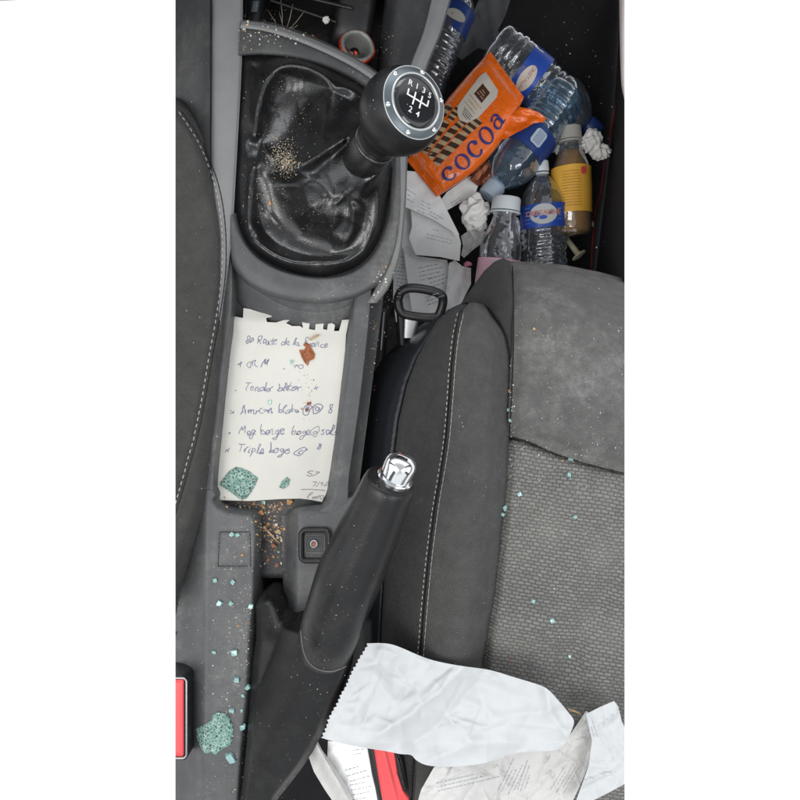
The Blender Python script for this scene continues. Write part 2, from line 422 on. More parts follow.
def rock(c, r, seed, squash=0.7):
    rnd = random.Random(seed); bm = bmesh.new()
    for i in range(9):
        v = Vector((rnd.gauss(0, 1), rnd.gauss(0, 1), rnd.gauss(0, 1))).normalized()*r*rnd.uniform(0.75, 1.1)
        v.z *= squash; bm.verts.new(c+v)
    bmesh.ops.convex_hull(bm, input=bm.verts)
    bad = [v for v in bm.verts if not v.link_faces]
    bmesh.ops.delete(bm, geom=bad, context='VERTS')
    bm.verts.index_update()
    V = [v.co.copy() for v in bm.verts]; F = [tuple(v.index for v in f.verts) for f in bm.faces]; bm.free()
    return V, F
def chunk(c, sx, sy, sz, seed):
    """a cube of tempered glass with chipped, uneven corners"""
    rnd = random.Random(seed); rot = Matrix.Rotation(rnd.uniform(0, 3), 3, 'Z') @ Matrix.Rotation(rnd.uniform(-.4, .4), 3, 'X')
    bm = bmesh.new()
    for x in (-1, 1):
        for y in (-1, 1):
            for z in (-1, 1):
                p = Vector((x*sx*rnd.uniform(.3, .5), y*sy*rnd.uniform(.3, .5), z*sz*rnd.uniform(.3, .5)))
                for ax in range(3):
                    q = p.copy(); q[ax] *= rnd.uniform(.5, .9); bm.verts.new(c+rot @ q)
    bmesh.ops.convex_hull(bm, input=bm.verts)
    bmesh.ops.delete(bm, geom=[v for v in bm.verts if not v.link_faces], context='VERTS')
    bm.verts.index_update()
    V = [v.co.copy() for v in bm.verts]; F = [tuple(v.index for v in f.verts) for f in bm.faces]; bm.free()
    return V, F
def text_mesh(s, size, bold=0.0, shear=0.0, spacing=1.0):
    cu = bpy.data.curves.new('t', 'FONT'); cu.body = s; cu.size = size; cu.offset = bold; cu.shear = shear; cu.space_character = spacing
    cu.align_x = 'CENTER'; cu.align_y = 'CENTER'; cu.resolution_u = 3
    ob = bpy.data.objects.new('t', cu); COL.objects.link(ob)
    bpy.context.view_layer.update()
    me = bpy.data.meshes.new_from_object(ob.evaluated_get(bpy.context.evaluated_depsgraph_get()))
    V = [v.co.copy() for v in me.vertices]; F = [tuple(p.vertices) for p in me.polygons]
    bpy.data.objects.remove(ob); bpy.data.curves.remove(cu); bpy.data.meshes.remove(me)
    return V, F
_bvh = [None, 0]
def hit(px, py):
    if _bvh[1] != len(SOLIDS):
        V = []; F = []
        for v, f in SOLIDS:
            o = len(V); V += v; F += [tuple(i+o for i in q) for q in f]
        _bvh[0] = BVHTree.FromPolygons(V, F); _bvh[1] = len(SOLIDS)
    d = (W(px, py, 0)-CAM).normalized()
    loc, nor, i, dist = _bvh[0].ray_cast(CAM, d)
    if loc is None: return W(px, py, -330), Vector((0, 0, 1))
    if nor.dot(d) > 0: nor = -nor
    return loc, nor
def sm(a, b, x):
    t = max(0, min(1, (x-a)/(b-a))); return t*t*(3-2*t)
def ga(d, w): return math.exp(-(d/w)**2)
def fn(x, y, s=0.05, o=0): return noise.noise(Vector((x*s+o, y*s, o*1.7)))
def crumple(x, y, amp=4, lam=40, seed=0, k=5):
    """sharp-creased folds"""
    h = 0; rnd = random.Random(seed)
    for i in range(k):
        a = rnd.uniform(0, math.pi); ph = rnd.uniform(0, 10); L = lam*(0.75**i)
        u = (x*math.cos(a)+y*math.sin(a))/L+ph+1.1*fn(x, y, 0.018, seed+i*3.1)
        h += amp*(0.72**i)*(math.sqrt(((u % 1)-0.5)**2*4+.006)-0.5)
    return h

# ------------------------------------------------------------------ floor of the car
V, F = patch([(120, -60), (660, -60), (660, 860), (120, 860)], lambda x, y: -335+4*fn(x, y, 0.02), 26)
tag(build('floor', V, F, 'carpet'), None, None, kind='structure')

# ------------------------------------------------------------------ centre console
con = empty('centre_console', W(300, 400, -60), 'grey plastic centre console with a shallow tray between the two seats', 'console')
# long light strip beside the gear lever, its flank falling to the driver's side
rows = []
for y, a, b, c in ((-15, 209, 213, 243), (60, 209, 213, 242), (140, 208, 212, 238), (225, 207, 211, 233), (262, 200, 205, 229), (330, 190, 195, 220)):
    rows.append([(a-65, y, -130), (a-38, y, -52), (a-3, y, -8), (b, y, 3), (b+2, y, 7), (b+6, y, 9), ((b+c)/2, y, 10), (c-4, y, 10), (c-1, y, 8), (c, y, 4), (c+0.5, y, -40)])
V, F = loft(rows, 4, 10); build('side_strip', V, F, 'plastic_light', con)
V, F = loft([[(150, y, -60), (178, y, -36), (200, y, -7), (210, y, 2.2)] for y in (-15, 60, 150, 260)], 6, 8, disp=lambda x, y: 2.5+1.5*fn(x, y, .03)); build('side_panel', V, F, 'plastic_dark', con)  # console flank turned from the light, its shade painted as darker plastic

# bezel round the gaiter: top band, lower apron, right edge
Gout = [(243, 54), (262, 52), (290, 55), (320, 63), (350, 76), (372, 92), (386, 112), (391, 140), (391, 175), (388, 205), (381, 235), (368, 257), (350, 270), (322, 277), (295, 273), (268, 262), (250, 246), (240, 226), (236, 205), (236, 170), (238, 120), (240, 80)]
Gs = [p[:2] for p in crom(Gout, 4, True)]
rows = []
for t, (x, yb, yt) in enumerate(((238, 54, 22), (262, 53, 25), (290, 56, 33), (320, 64, 45), (350, 77, 60), (372, 92, 75), (392, 112, 92), (400, 124, 104))):
    rows.append([(x, yb+3, -6), (x, yb+1, 5), (x, yb-1, 9), (x+1, (yb+yt)/2, 10), (x+2, yt+8, 11), (x+2, yt+6, 12), (x+3, yt+3, 13), (x+3, yt, 11), (x+4, yt-2, 4), (x+5, yt-4, -50)])
V, F = loft(rows, 3, 6); build('front_bezel', V, F, 'plastic_light', con)
V, F = loft([[(r[0][0], r[0][1]-1, 6.5), (r[0][0]+.5, r[0][1]-4, 11.5), (r[5][0], r[5][1]+2, 14.4), (r[5][0], r[5][1]+.5, 11)] for r in rows], 4, 6)
build('bezel_insert', V, F, 'plastic_dark', con)
# apron, sweeping below the gaiter
ap_top = [(233, 214), (237, 232), (247, 250), (264, 265), (290, 276), (322, 281), (352, 275), (372, 260), (385, 238), (392, 210), (394, 170), (394, 120)]
rows = []
for i, (x, y) in enumerate(ap_top):
    cx, cy = 315, 175; dx, dy = x-cx, y-cy; q = math.hypot(dx, dy); dx /= q; dy /= q
    w = [4, 10, 20, 24, 23, 21, 21, 20, 14, 9, 7, 7][i]
    rows.append([(x-dx*6, y-dy*6, -8), (x-dx*3, y-dy*3, 6), (x, y, 10), (x+dx*w*.45, y+dy*w*.45, 11), (x+dx*w*.85, y+dy*w*.85, 9), (x+dx*w, y+dy*w, 5), (x+dx*(w+1.5), y+dy*(w+1.5), -2)])
V, F = loft(rows, 4, 6); build('gaiter_apron', V, F, 'plastic', con)
rows = []
for x, y, x2, y2 in ((231, 232, 230, 262), (238, 252, 232, 282), (252, 270, 240, 302), (272, 285, 262, 318), (295, 297, 290, 329), (322, 301, 322, 331), (348, 296, 350, 323), (368, 282, 366, 306), (384, 262, 374, 292)):
    rows.append([(x, y-3, 1), (x, y, -1), (x+(x2-x)*.35, y+(y2-y)*.35, -9), (x+(x2-x)*.38, y+(y2-y)*.38, -11.5), (x+(x2-x)*.41, y+(y2-y)*.41, -10.5), (x2, y2, -24), (x2, y2+3, -30)])
V, F = loft(rows, 4, 6); build('tray_end', V, F, 'plastic', con)
# right rim from the dash down past the lever to the handbrake
rows = []
for x0, x1, y, z in ((434, 453, -12, 6), (424, 441, 30, 6), (411, 427, 65, 6), (398, 412, 110, 6), (393, 407, 150, 5), (391, 405, 200, 4), (387, 400, 250, 2), (377, 389, 285, 0), (366, 376, 303, -1)):
    rows.append([(x0-3, y, z-22), (x0, y, z-2), (x0+2, y, z+1), ((x0+x1)/2, y, z+3), (x1-2, y, z+1), (x1, y, z-2), (x1+1, y, z-16), (x1+1, y, z-160)])
V, F = loft(rows, 4, 8); build('right_edge_trim', V, F, 'plastic_light', con)
rows = []
for x0, x1, y, z in ((357, 372, 284, -1), (353, 368, 330, -2), (345, 360, 400, -2), (339, 353, 450, -2), (335, 349, 478, -2), (331, 348, 500, -2), (318, 347, 512, -2)):
    rows.append([(x0-9, y, z-26), (x0-2, y, z-4), (x0, y, z-1), (x0+3, y, z), (x1-2, y, z-.5), (x1, y, z-3), (x1+1, y, z-20), (x1+3, y, z-120)])
V, F = loft(rows, 4, 8); build('tray_wall', V, F, 'plastic', con)
rows = []
for x0, x1, y in ((205, 233, 255), (200, 232, 310), (196, 226, 360), (192, 220, 420), (190, 215, 470), (190, 214, 498)):
    rows.append([(x0-20, y, -60), (x0, y, -6), (x1-7, y, -2), (x1-2, y, -2), (x1, y, -5), (x1+5, y, -27)])
V, F = loft(rows, 4, 8); build('tray_wall', V, F, 'plastic', con)
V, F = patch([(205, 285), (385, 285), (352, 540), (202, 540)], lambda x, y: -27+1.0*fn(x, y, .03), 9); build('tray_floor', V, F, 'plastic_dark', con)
# shoulder beside the driver's seat
def shz(x, y):
    z = -2-26*sm(207, 178, x-(800-y)*0.004) - 10*sm(180, 160, x)
    z += 1.4*ga(x-206+(y-500)*.01, 5)
    e = dline(x, y, SHR)[0]
    z -= 9*(1-sm(0, 5, e))
    z -= 1.7*ga(dline(x, y, SQ, True)[0], 0.8)
    return z
SHR = [(217, 500), (221, 505), (230, 509), (252, 512), (258, 517), (259, 528), (257, 600), (253, 640), (250, 700), (245, 750), (240, 815)]
SQ = [(220, 532), (250, 532), (251, 566), (218, 566)]
V, F = patch([(150, 490), (213, 490)]+SHR+[(150, 815)], shz, 2.2, skirt=120); build('driver_side_shoulder', V, F, 'plastic', con)
ol = [hit(x, y)[0]+Vector((0, 0, .1*S)) for x, y in resample(SQ, 2)]
V, F = tube(ol, .45*S, 5, closed=True); build('blanking_plate_gap', V, F, 'void', con, solid=False)
# shoulder beside the handbrake, with the square socket
SRR = [(288, 514), (293, 510), (302, 508), (330, 506), (344, 498), (352, 498), (352, 640), (293, 640), (293, 600)]
def srz(x, y):
    z = -2-1.5*fn(x, y, .02)
    z -= 24*sm(300, 284, x+(y-500)*0.02)
    z -= 6*(1-sm(0, 6, dline(x, y, [(284, 510), (302, 508), (330, 506), (344, 498)])[0]))
    return z
V, F = patch([(280, 516), (284, 511)]+SRR[2:6]+[(352, 640), (288, 640), (282, 570)], srz, 2.6, skirt=100); build('handbrake_side_shoulder', V, F, 'plastic', con)
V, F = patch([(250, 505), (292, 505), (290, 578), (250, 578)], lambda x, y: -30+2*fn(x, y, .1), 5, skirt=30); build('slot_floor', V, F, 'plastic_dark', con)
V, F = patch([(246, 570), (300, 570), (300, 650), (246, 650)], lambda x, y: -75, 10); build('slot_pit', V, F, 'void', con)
# socket
def rrect(cx, cy, w, h, r, n=5, rot=0):
    P = []
    for sx, sy, a0 in ((1, -1, -90), (1, 1, 0), (-1, 1, 90), (-1, -1, 180)):
        for k in range(n+1):
            a = math.radians(a0+90*k/n); P.append(((w/2-r)*sx+r*math.cos(a), (h/2-r)*sy+r*math.sin(a)))
    c, s = math.cos(rot), math.sin(rot)
    return [(cx+x*c-y*s, cy+x*s+y*c) for x, y in P]
R0 = rrect(315, 545.5, 28, 31, 5)
V, F = tube([W(x, y, 1.5) for x, y in R0], 2.6*S, 8, closed=True); so = build('socket', V, F, 'black', con)
V, F = patch(rrect(315, 545.5, 27, 30, 4), lambda x, y: -.5-1.2*sm(9, 4, math.hypot(x-315, y-545.5))*0, 4); build('socket_plate', V, F, 'plastic_dark', so)
R1 = rrect(315, 544, 19, 18, 1.5)
V, F = tube([W(x, y, 0.3) for x, y in R1], 0.3*S, 6, closed=True); build('inner_frame', V, F, 'foil_grey', so)
V, F = tube([W(314+3.2*math.cos(a), 544+3.6*math.sin(a), 0.6) for a in [i*math.pi/8 for i in range(16)]], 0.9*S, 6, closed=True); build('screw_ring', V, F, 'steel', so)
V, F = patch([(314+3*math.cos(a), 544+3*math.sin(a)) for a in [i*math.pi/5 for i in range(10)]], lambda x, y: 0.2, 3); build('screw', V, F, 'rust', so)

# recess and storage box ahead of the gear lever
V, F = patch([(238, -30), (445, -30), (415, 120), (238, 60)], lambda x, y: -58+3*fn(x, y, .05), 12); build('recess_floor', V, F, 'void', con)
def bar(p, q, w, h, mat, name, par, z0=-40, z1=-40):
    rows = [[(p[0]-0, p[1]-w/2, z0-h), (p[0], p[1]-w/2+.5, z0), (p[0], p[1]+w/2-.5, z0), (p[0], p[1]+w/2, z0-h)], [(q[0], q[1]-w/2, z1-h), (q[0], q[1]-w/2+.5, z1), (q[0], q[1]+w/2-.5, z1), (q[0], q[1]+w/2, z1-h)]]
    V, F = loft(rows, 3, 8); return build(name, V, F, mat, par)
bar((270, 0), (336, 22), 3, 8, 'plastic_dark', 'recess_lip', con, -30, -30)
bar((268, -12), (352, 8), 5, 14, 'black', 'recess_lip', con, -22, -22)
V, F = loft([[(246, -15, -40), (248, -15, -12), (262, -15, -10), (266, -15, -40)], [(246, 24, -44), (248, 22, -14), (260, 26, -14), (263, 30, -46)]], 5, 6); build('recess_side', V, F, 'black', con)
V, F = loft([[(253, 1, -10), (253, 1, -7), (259, 1, -7), (259, 1, -10)], [(251, 12, -10), (251, 12, -7), (257, 12, -7), (257, 12, -10)]], 4, 4); build('switch', V, F, 'satin', con)
V, F = loft([[(338, -15, -55), (341, -15, -24), (356, -15, -20), (376, -15, -24), (380, -15, -55)], [(331, 30, -55), (334, 29, -34), (350, 30, -30), (368, 34, -34), (372, 36, -55)], [(326, 52, -55), (329, 52, -48), (345, 53, -46), (362, 56, -48), (366, 58, -56)]], 5, 8); build('holder_back', V, F, 'black', con)
V, F = loft([[(386, -15, -50), (395, -15, -10), (415, -15, 0), (434, -15, 3)], [(382, 25, -50), (392, 25, -14), (408, 25, -6), (425, 25, 2)], [(378, 62, -50), (388, 62, -16), (400, 62, -8), (412, 62, 1)], [(376, 100, -50), (382, 100, -16), (392, 100, -8), (402, 100, 0)]], 5, 6); build('lower_dash_panel', V, F, 'plastic_dark', con)
# dashboard overhang behind the recess, beyond the lever
V, F = loft([[(236, -20, -30), (300, -24, -26), (390, -22, -20), (440, -20, -16)], [(236, -8, -34), (300, -12, -26), (372, -8, -22), (436, -8, -16)], [(236, -7, -58), (300, -10, -58), (372, -6, -58), (436, -6, -50)]], 5, 5); build('dash_edge', V, F, 'black', con)

# ------------------------------------------------------------------ gear lever
gl = empty('gear_lever', W(330, 190, 0), 'ball-topped gear lever rising from a creased black leather gaiter', 'gear lever')
# the leather hangs between its folds like a stretched skin: ridge and valley lines are held, the rest is relaxed between them
import numpy as np
held = [[(249, 232, 14), (251, 200, 17), (254, 165, 20)], [(255, 138, 20), (258, 112, 21), (265, 82, 20), (281, 67, 19), (300, 65, 19), (320, 73, 20), (334, 88, 21)],
        [(334, 88, 21), (329, 110, 27), (320, 144, 42)], [(334, 88, 21), (352, 89, 16), (368, 98, 14), (380, 112, 18)],
        [(273, 172, 22), (294, 168, 34), (318, 156, 50), (345, 140, 72)], [(262, 148, 19), (269, 160, 21), (273, 172, 22)], [(273, 172, 22), (276, 180, 17)],
        [(334, 205, 42), (358, 184, 46), (386, 164, 30)], [(325, 196, 46), (322, 214, 30), (333, 232, 20), (345, 243, 20)], [(345, 243, 20), (354, 224, 27), (352, 202, 42)],
        [(366, 250, 12), (377, 222, 17), (378, 190, 26)],
        [(238, 143, 4), (248, 143, 9), (256, 145, 12), (262, 152, 13)], [(316, 262, 12), (345, 262, 13), (366, 250, 12)], [(252, 240, 14), (270, 254, 13), (295, 263, 12), (316, 262, 12)]]
gx0, gy0, gw, gh = 228, 46, 172, 240
Zg = np.zeros((gh, gw)); fx = np.zeros((gh, gw), bool)
for yy in range(gh):
    for xx in range(gw):
        X_, Y_ = xx+gx0, yy+gy0
        if not inpoly(X_, Y_, Gs): fx[yy, xx] = True; continue
        if 300 < X_:
            d, t = dline(X_, Y_, [(330, 192), (388, 128)])
            rr_ = 26-6*t
            if d < rr_: fx[yy, xx] = True; Zg[yy, xx] = 50+50*t-9*(d/rr_)**2
for L in held:
    for x, y, z in crom(L, 40):
        a, b = int(round(y))-gy0, int(round(x))-gx0
        if 0 <= a < gh and 0 <= b < gw: fx[a, b] = True; Zg[a, b] = 11+(z-11)*1.55 if z < 40 else z+14
ins = ~fx; Zg[ins] = 10
for it in range(1500):
    av = (np.roll(Zg, 1, 0)+np.roll(Zg, -1, 0)+np.roll(Zg, 1, 1)+np.roll(Zg, -1, 1))/4
    Zg[ins] = av[ins]-.014
for it in range(8):      # soften the creases
    Zg = (Zg*2+np.roll(Zg, 1, 0)+np.roll(Zg, -1, 0)+np.roll(Zg, 1, 1)+np.roll(Zg, -1, 1))/6
def gz(x, y):
    u = min(gw-2, max(0, x-gx0)); v = min(gh-2, max(0, y-gy0)); a, b = int(v), int(u); p, q = v-a, u-b
    z = float((Zg[a, b]*(1-q)+Zg[a, b+1]*q)*(1-p)+(Zg[a+1, b]*(1-q)+Zg[a+1, b+1]*q)*p)
    de = dline(x, y, Gs, True)[0]
    z += (6*math.sqrt(de*(20-de))/10 if de < 20 else 0)*(1-.6*sm(10, 20, de))
    c = noise.noise(Vector((x*.07+y*.02, y*.07-x*.03, 4.4)))
    d, t = dline(x, y, [(330, 192), (380, 136)])
    an = math.atan2(y-186, x-338)
    z += 3.4*(1-abs(math.sin(3.6*an+1.6*fn(x, y, .03, 2)+.5)))**1.5*ga(d-34, 15)
    z += .9*(1-abs(math.sin((x*.6-y*.25)*.12+2.4*fn(x, y, .025, 8))))**3
    return z+.5*abs(c)+1.4*fn(x, y, .04, 5)
V, F = patch(Gs, gz, 1.9); build('gaiter', V, F, 'leather', gl)
kc = W(401, 112, 130)
ax = Vector((0.45, 0.16, 0.88)).normalized(); ax2 = Vector((0.51, -0.04, 0.86)).normalized()
kr = K(130)
# collar of leather running up to the knob
def axp(t): return kc+ax*(t*kr)
P = [axp(t) for t in (-112, -96, -82, -70, -60, -50, -38)]
V, F = tube(P, [r*kr for r in (20, 23, 24.5, 24.5, 23.5, 23, 23)], 32); build('lever_collar', V, F, 'leather', gl)
V, F = tube([axp(-62), axp(-61), axp(-59), axp(-58)], [r*kr for r in (23.5, 25, 25, 23.5)], 32, caps=False); build('collar_seam', V, F, 'leather', gl)
V, F = lathe(kc, ax, [(t*kr, r*kr) for t, r in crom([(-58, 19), (-54, 23), (-46, 23.6), (-38, 26), (-30, 31), (-22, 36)], 4)], 64); build('knob_neck', V, F, 'rubber', gl)
ax = ax2
prof = [(math.sin(math.radians(a))*42, math.cos(math.radians(a))*42) for a in range(-86, 36, 5)]+[(24.6, 34)]
V, F = lathe(kc, ax, [(t*kr, r*kr) for t, r in prof], 64); kn = build('knob', V, F, 'rubber', gl, sharp=40)
V, F = lathe(kc, ax, [(t*kr, r*kr) for t, r in ((24, 34.2), (25.2, 34.2), (25.6, 33.8), (28.6, 28), (28.9, 27), (28, 26.5))], 64, caps=(False, False)); rg = build('metal_ring', V, F, 'satin', kn)
V, F = lathe(kc, ax, [(t*kr, r*kr) for t, r in ((24.4, 34.2), (25.4, 34.7), (25.9, 34.2), (25.6, 33.5))], 64, caps=(False, False)); build('ring_edge', V, F, 'white_ring', kn)
V, F = lathe(kc, ax, [(t*kr, r*kr) for t, r in ((28.2, 27.6), (29.4, 27.3), (30, 26.3), (29.6, 25.3), (28.4, 25.2))], 64, caps=(False, False)); build('badge_ring', V, F, 'white_ring', kn)
V, F = lathe(kc, ax, [(t*kr, r*kr) for t, r in ((27, 25.8), (28.9, 25.6), (29.6, 20), (30.1, 12), (30.3, 5), (30.35, 0.2))], 64); bd = build('badge', V, F, 'badge', kn)
# badge axes: e1 reads left-to-right, e2 reads upwards in the picture
e1 = (Vector((1, 0, 0))-ax*ax.x).normalized(); e2 = ax.cross(e1)
rb = Matrix.Rotation(math.radians(-17), 3, ax); e1 = rb @ e1; e2 = rb @ e2
def bp(u, v, h=None):
    q = math.hypot(u, v)
    return kc+e1*(u*kr)+e2*(v*kr)+ax*((30.35-1.1*(q/20)**2+0.5)*kr)
for s, u, v in (('R', -11.5, 12.8), ('1', -4, 13.2), ('3', 4, 13.2), ('5', 11.5, 12.2), ('2', -4.5, -11.3), ('4', 4.2, -11.6)):
    tv, tf = text_mesh(s, 8.0, 0.10)
    build('gear_number', [bp(u+p.x, v+p.y) for p in tv], tf, 'white', bd, smooth=False)
L = []
for x, y, w, h in ((0, .8, 23.2, 1.5), (-11.5, 3.6, 1.6, 6.6), (-3.9, 0.8, 1.6, 13), (3.9, 0.8, 1.6, 13), (11.5, 3.6, 1.6, 6.6)):
    n_ = 8; vv = []; ff = []
    for i in range(n_+1):
        for j in (0, 1):
            if w > h: vv.append(bp(x-w/2+w*i/n_, y-h/2+h*j, 0)+ax*0.00002)
            else: vv.append(bp(x-w/2+w*j, y-h/2+h*i/n_, 0)+ax*0.00002*(1+x))
    for i in range(n_): ff.append((2*i, 2*i+1, 2*i+3, 2*i+2))
    L.append((vv, ff))
V, F = join(*L); build('shift_pattern', V, F, 'white', bd, smooth=False)
for k in range(6):
    a = math.radians(60*k+32)
    c = kc+(e1*math.cos(a)+e2*math.sin(a))*(30.9*kr)+ax*(27.2*kr)
    V, F = lathe(c, ax, [(t*kr, r*kr) for t, r in ((-1.5, 2.8), (0, 2.7), (1, 2.0), (1.5, 1), (1.6, .1))], 16); build('rivet', V, F, 'chrome', rg)

# ------------------------------------------------------------------ handbrake
hb = empty('handbrake', W(300, 700, 0), 'black handbrake lever with a chrome release button, pulled up between the seats', 'handbrake')
spine = [((385, 494), 112, 27.5), ((379, 508), 106, 28.8), ((367, 536), 95, 31), ((351, 572), 82, 33.2), ((339, 604), 70, 31.5), ((329, 634), 57, 30), ((320, 664), 30, 25), ((312, 688), 6, 18)]
sp = crom([(a[0], a[1], z, r) for a, z, r in spine], 5)
P = [W(x, y, z) for x, y, z, r in sp]
d0 = (P[0]-P[3]).normalized()
ext = [(P[0]+d0*(t*S), sp[0][3]*f*K(sp[0][2])) for t, f in ((15, 0.84), (14.3, 0.89), (12.3, 0.94), (8.5, 0.975), (4, 0.995))]
P2 = [e[0] for e in ext]+P; R2 = [e[1] for e in ext]+[r*K(z) for x, y, z, r in sp]
V, F = tube(P2, R2, 36); build('grip', V, F, 'rubber', hb)
tip = ext[0][0]+Vector((3*S, 1*S, 0))
V, F = lathe(tip-d0*(2*S), d0, [(t*S, r*S) for t, r in ((0, 15), (3, 15.2), (4, 14.7), (4.2, 13), (10, 13.2), (15, 13.2), (18.5, 12.7), (21.3, 11.2), (23.4, 8.6), (24.6, 5.3), (25, 2.5), (25.1, .1))], 40)
build('release_button', V, F, 'chrome', hb, sharp=30)
# moulding line across the grip
i0 = 24
axis_l = [(300, 628), (303, 648), (308, 662), (318, 671), (332, 672), (349, 666)]
SLV = [(256, 606), (259, 598), (267, 594), (276, 597), (283, 607), (289, 624), (303, 628), (312, 622), (352, 622), (352, 664), (342, 692), (330, 716), (314, 750), (302, 768), (285, 790), (277, 800), (272, 815), (238, 815), (243, 780), (247, 740), (250, 700), (253, 660), (256, 640)]
def slz(x, y):
    d, t = dline(x, y, [(334, 618), (318, 668), (296, 724), (276, 770), (256, 815)])
    ridge = 88-t*76
    left = 12-0.02*(y-600)+(x-250)*0.12
    z = left+(ridge-left)*max(0, 1-(d/48)**2)**0.85 if d < 48 else left
    z += 8*ga(dline(x, y, [(268, 600), (277, 628)])[0], 11)*sm(660, 620, y)
    de = dline(x, y, SLV, True)[0]
    z -= 12*(1-sm(0, 7, de))
    return z+1.2*fn(x, y, .03, 2)
V, F = patch(SLV, slz, 2.2, skirt=70); build('sleeve', V, F, 'sleeve', hb)

ml = [hit(x, y) for x, y in resample(crom([(301, 630), (303, 648), (308, 661), (318, 669), (332, 671), (346, 666)], 5), 2.5, False)]
V, F = tube([h for h, q in ml], 1.0*S, 8); build('moulding_line', V, F, 'plastic', hb, solid=False)

# ------------------------------------------------------------------ driver's seat (edge of its cushion)
ds = empty('driver_seat', W(190, 330, -60), 'dark fabric edge of the driver seat with pale stitching, at the left', 'car seat')
DS = [(140, 80), (160, 88), (176, 97), (190, 108), (200, 120), (209, 138), (217, 163), (223, 188), (228, 212), (232, 238), (232.5, 270), (232, 300), (228.5, 350), (223, 400), (217, 450), (213.5, 485), (210, 505), (201, 535), (189, 568), (178, 598), (172, 640), (140, 660)]
DST = [(158, 92), (180, 112), (197, 138), (211, 168), (219, 196), (223, 225), (224, 255), (222, 285), (216, 325), (209, 365), (203, 400), (196, 435), (187, 468), (178, 500), (168, 530)]
def dsz(x, y):
    e = dline(x, y, DSR)[0]
    z = 20-30*(1-sm(0, 22, e))**1.5-20*(1-sm(0, 5, e))
    q = dline(x, y, DST)[0]
    return z-3.2*ga(q-1.5, 1.6)+1.2*ga(q-5, 3)+1.5*fn(x, y, .03)
DSR = DS[1:-1]
V, F = patch(DS, dsz, 2.4, skirt=150); build('cushion', V, F, 'fabric_driver', ds)

# ------------------------------------------------------------------ passenger seat
ps = empty('passenger_seat', W(500, 560, -60), 'dusty grey fabric passenger seat with a woven middle panel and a raised side bolster', 'car seat')
ST = [(470, 302), (461, 312), (456, 335), (452.5, 365), (450, 400), (446.5, 440), (441, 475), (436, 505), (430, 550), (426, 590), (423, 625), (420, 665), (417, 720), (412, 815)]
BR = [(480, 303), (490, 308), (500, 319), (508, 336), (511, 358), (510.5, 400), (509, 437), (507, 480), (502, 530), (495, 590), (488, 632), (483, 664), (480, 720), (476, 815)]
SL = [(466, 304), (452, 311), (440, 320), (430, 334), (417, 358), (407, 385), (399, 420), (394, 460), (389, 510), (385, 560), (382, 620), (380, 680), (379, 815)]
def bolster_top(x, y):
    a = dline(x, y, ST)[0]; b = dline(x, y, BR)[0]; t = a/(a+b+1e-6)
    z = 24+15*math.sin(math.pi*min(1, t*1.05)*0.9)-26*sm(.6, 1, t)
    z -= 3.5*ga(a, 1.8)+7*ga(b, 3.0)
    f = dline(x, y, [(468, 302), (480, 302), (492, 308)])[0]
    return z-24*(1-sm(0, 26, f))+1.4*fn(x, y, .03, 4)
V, F = patch(ST+BR[::-1], bolster_top, 2.4, skirt=12); build('bolster', V, F, 'fabric_bolster', ps)
def side_z(x, y):
    a = dline(x, y, ST)[0]; b = dline(x, y, SL)[0]; t = a/(a+b+1e-6)
    f = dline(x, y, [(452, 311), (470, 301)])[0]
    return 23-42*t**1.6-4*ga(a, 2)-26*(1-sm(0, 26, f))*(1-t)-3*ga(b, 2)
V, F = patch(SL+ST[::-1], side_z, 2.6, skirt=10); build('bolster_side', V, F, 'fabric_dark', ps)  # same fabric as the bolster top, shade put into a darker colour
PL = [(462, 303), (438, 314), (418, 327), (398, 343), (380, 362), (368, 384), (361, 408), (357, 440), (354, 480), (352, 540), (350, 600), (349, 700), (349, 815)]
def plz(x, y):
    a = dline(x, y, SL)[0]; b = dline(x, y, PL)[0]; t = a/(a+b+1e-6)
    return -22-14*sm(0, .35, t)-70*t**3+5*ga(t-.3, .1)-4*ga(a, 2)
V, F = patch(PL+SL[::-1], plz, 3, skirt=90); build('side_cover', V, F, 'blue_black', ps)
FD = [(458, 308), (466, 296), (474, 285), (484, 271), (494, 262), (503, 258), (510, 261), (512, 275), (513, 300), (513, 330), (512, 360)]
def fdz(x, y):
    f = dline(x, y, FD[:7])[0]
    s = dline(x, y, FD[6:])[0]
    return 8-70*(1-sm(0, 40, f))-5*ga(s, 3)
V, F = patch(FD+[(508, 337), (500, 320), (490, 309), (480, 303), (466, 303)], fdz, 2.4, skirt=60); build('front_side_panel', V, F, 'fabric_dark', ps)
FR = [(510, 261), (535, 262), (565, 265), (600, 272), (645, 284)]
SM = [(508, 437), (522, 440), (540, 447), (560, 455), (585, 463), (612, 470), (650, 478)]
def frz(x, y):
    f = dline(x, y, FR)[0]; s = dline(x, y, SM)[0]; l_ = dline(x, y, [(510, 261), (513, 300), (513, 350), (510, 400), (508, 437)])[0]
    z = 14-95*(1-sm(0, 75, f))**2.2-30*(1-sm(0, 9, f))
    z -= 14*(1-sm(0, 20, s))+8*(1-sm(0, 12, l_))
    return z+2*fn(x, y, .02, 6)+0.8*fn(x, y, .06, 8)
V, F = patch(FR+[(650, 478)]+SM[::-1][1:]+[(510, 400), (512.5, 350), (513, 300)], frz, 2.6, skirt=90); build('front_cushion', V, F, 'fabric', ps)
INL = [(508, 438), (507, 480), (502, 530), (495, 590), (488, 632), (483, 664), (480, 720), (476, 815)]
dents = [([(560, 475), (535, 500), (522, 520)], -4, 7), ([(625, 560), (600, 600), (570, 660)], -6, 13), ([(625, 510), (590, 520)], 3, 16), ([(560, 560), (540, 640)], 4, 22), ([(600, 690), (630, 660)], 4, 14)]
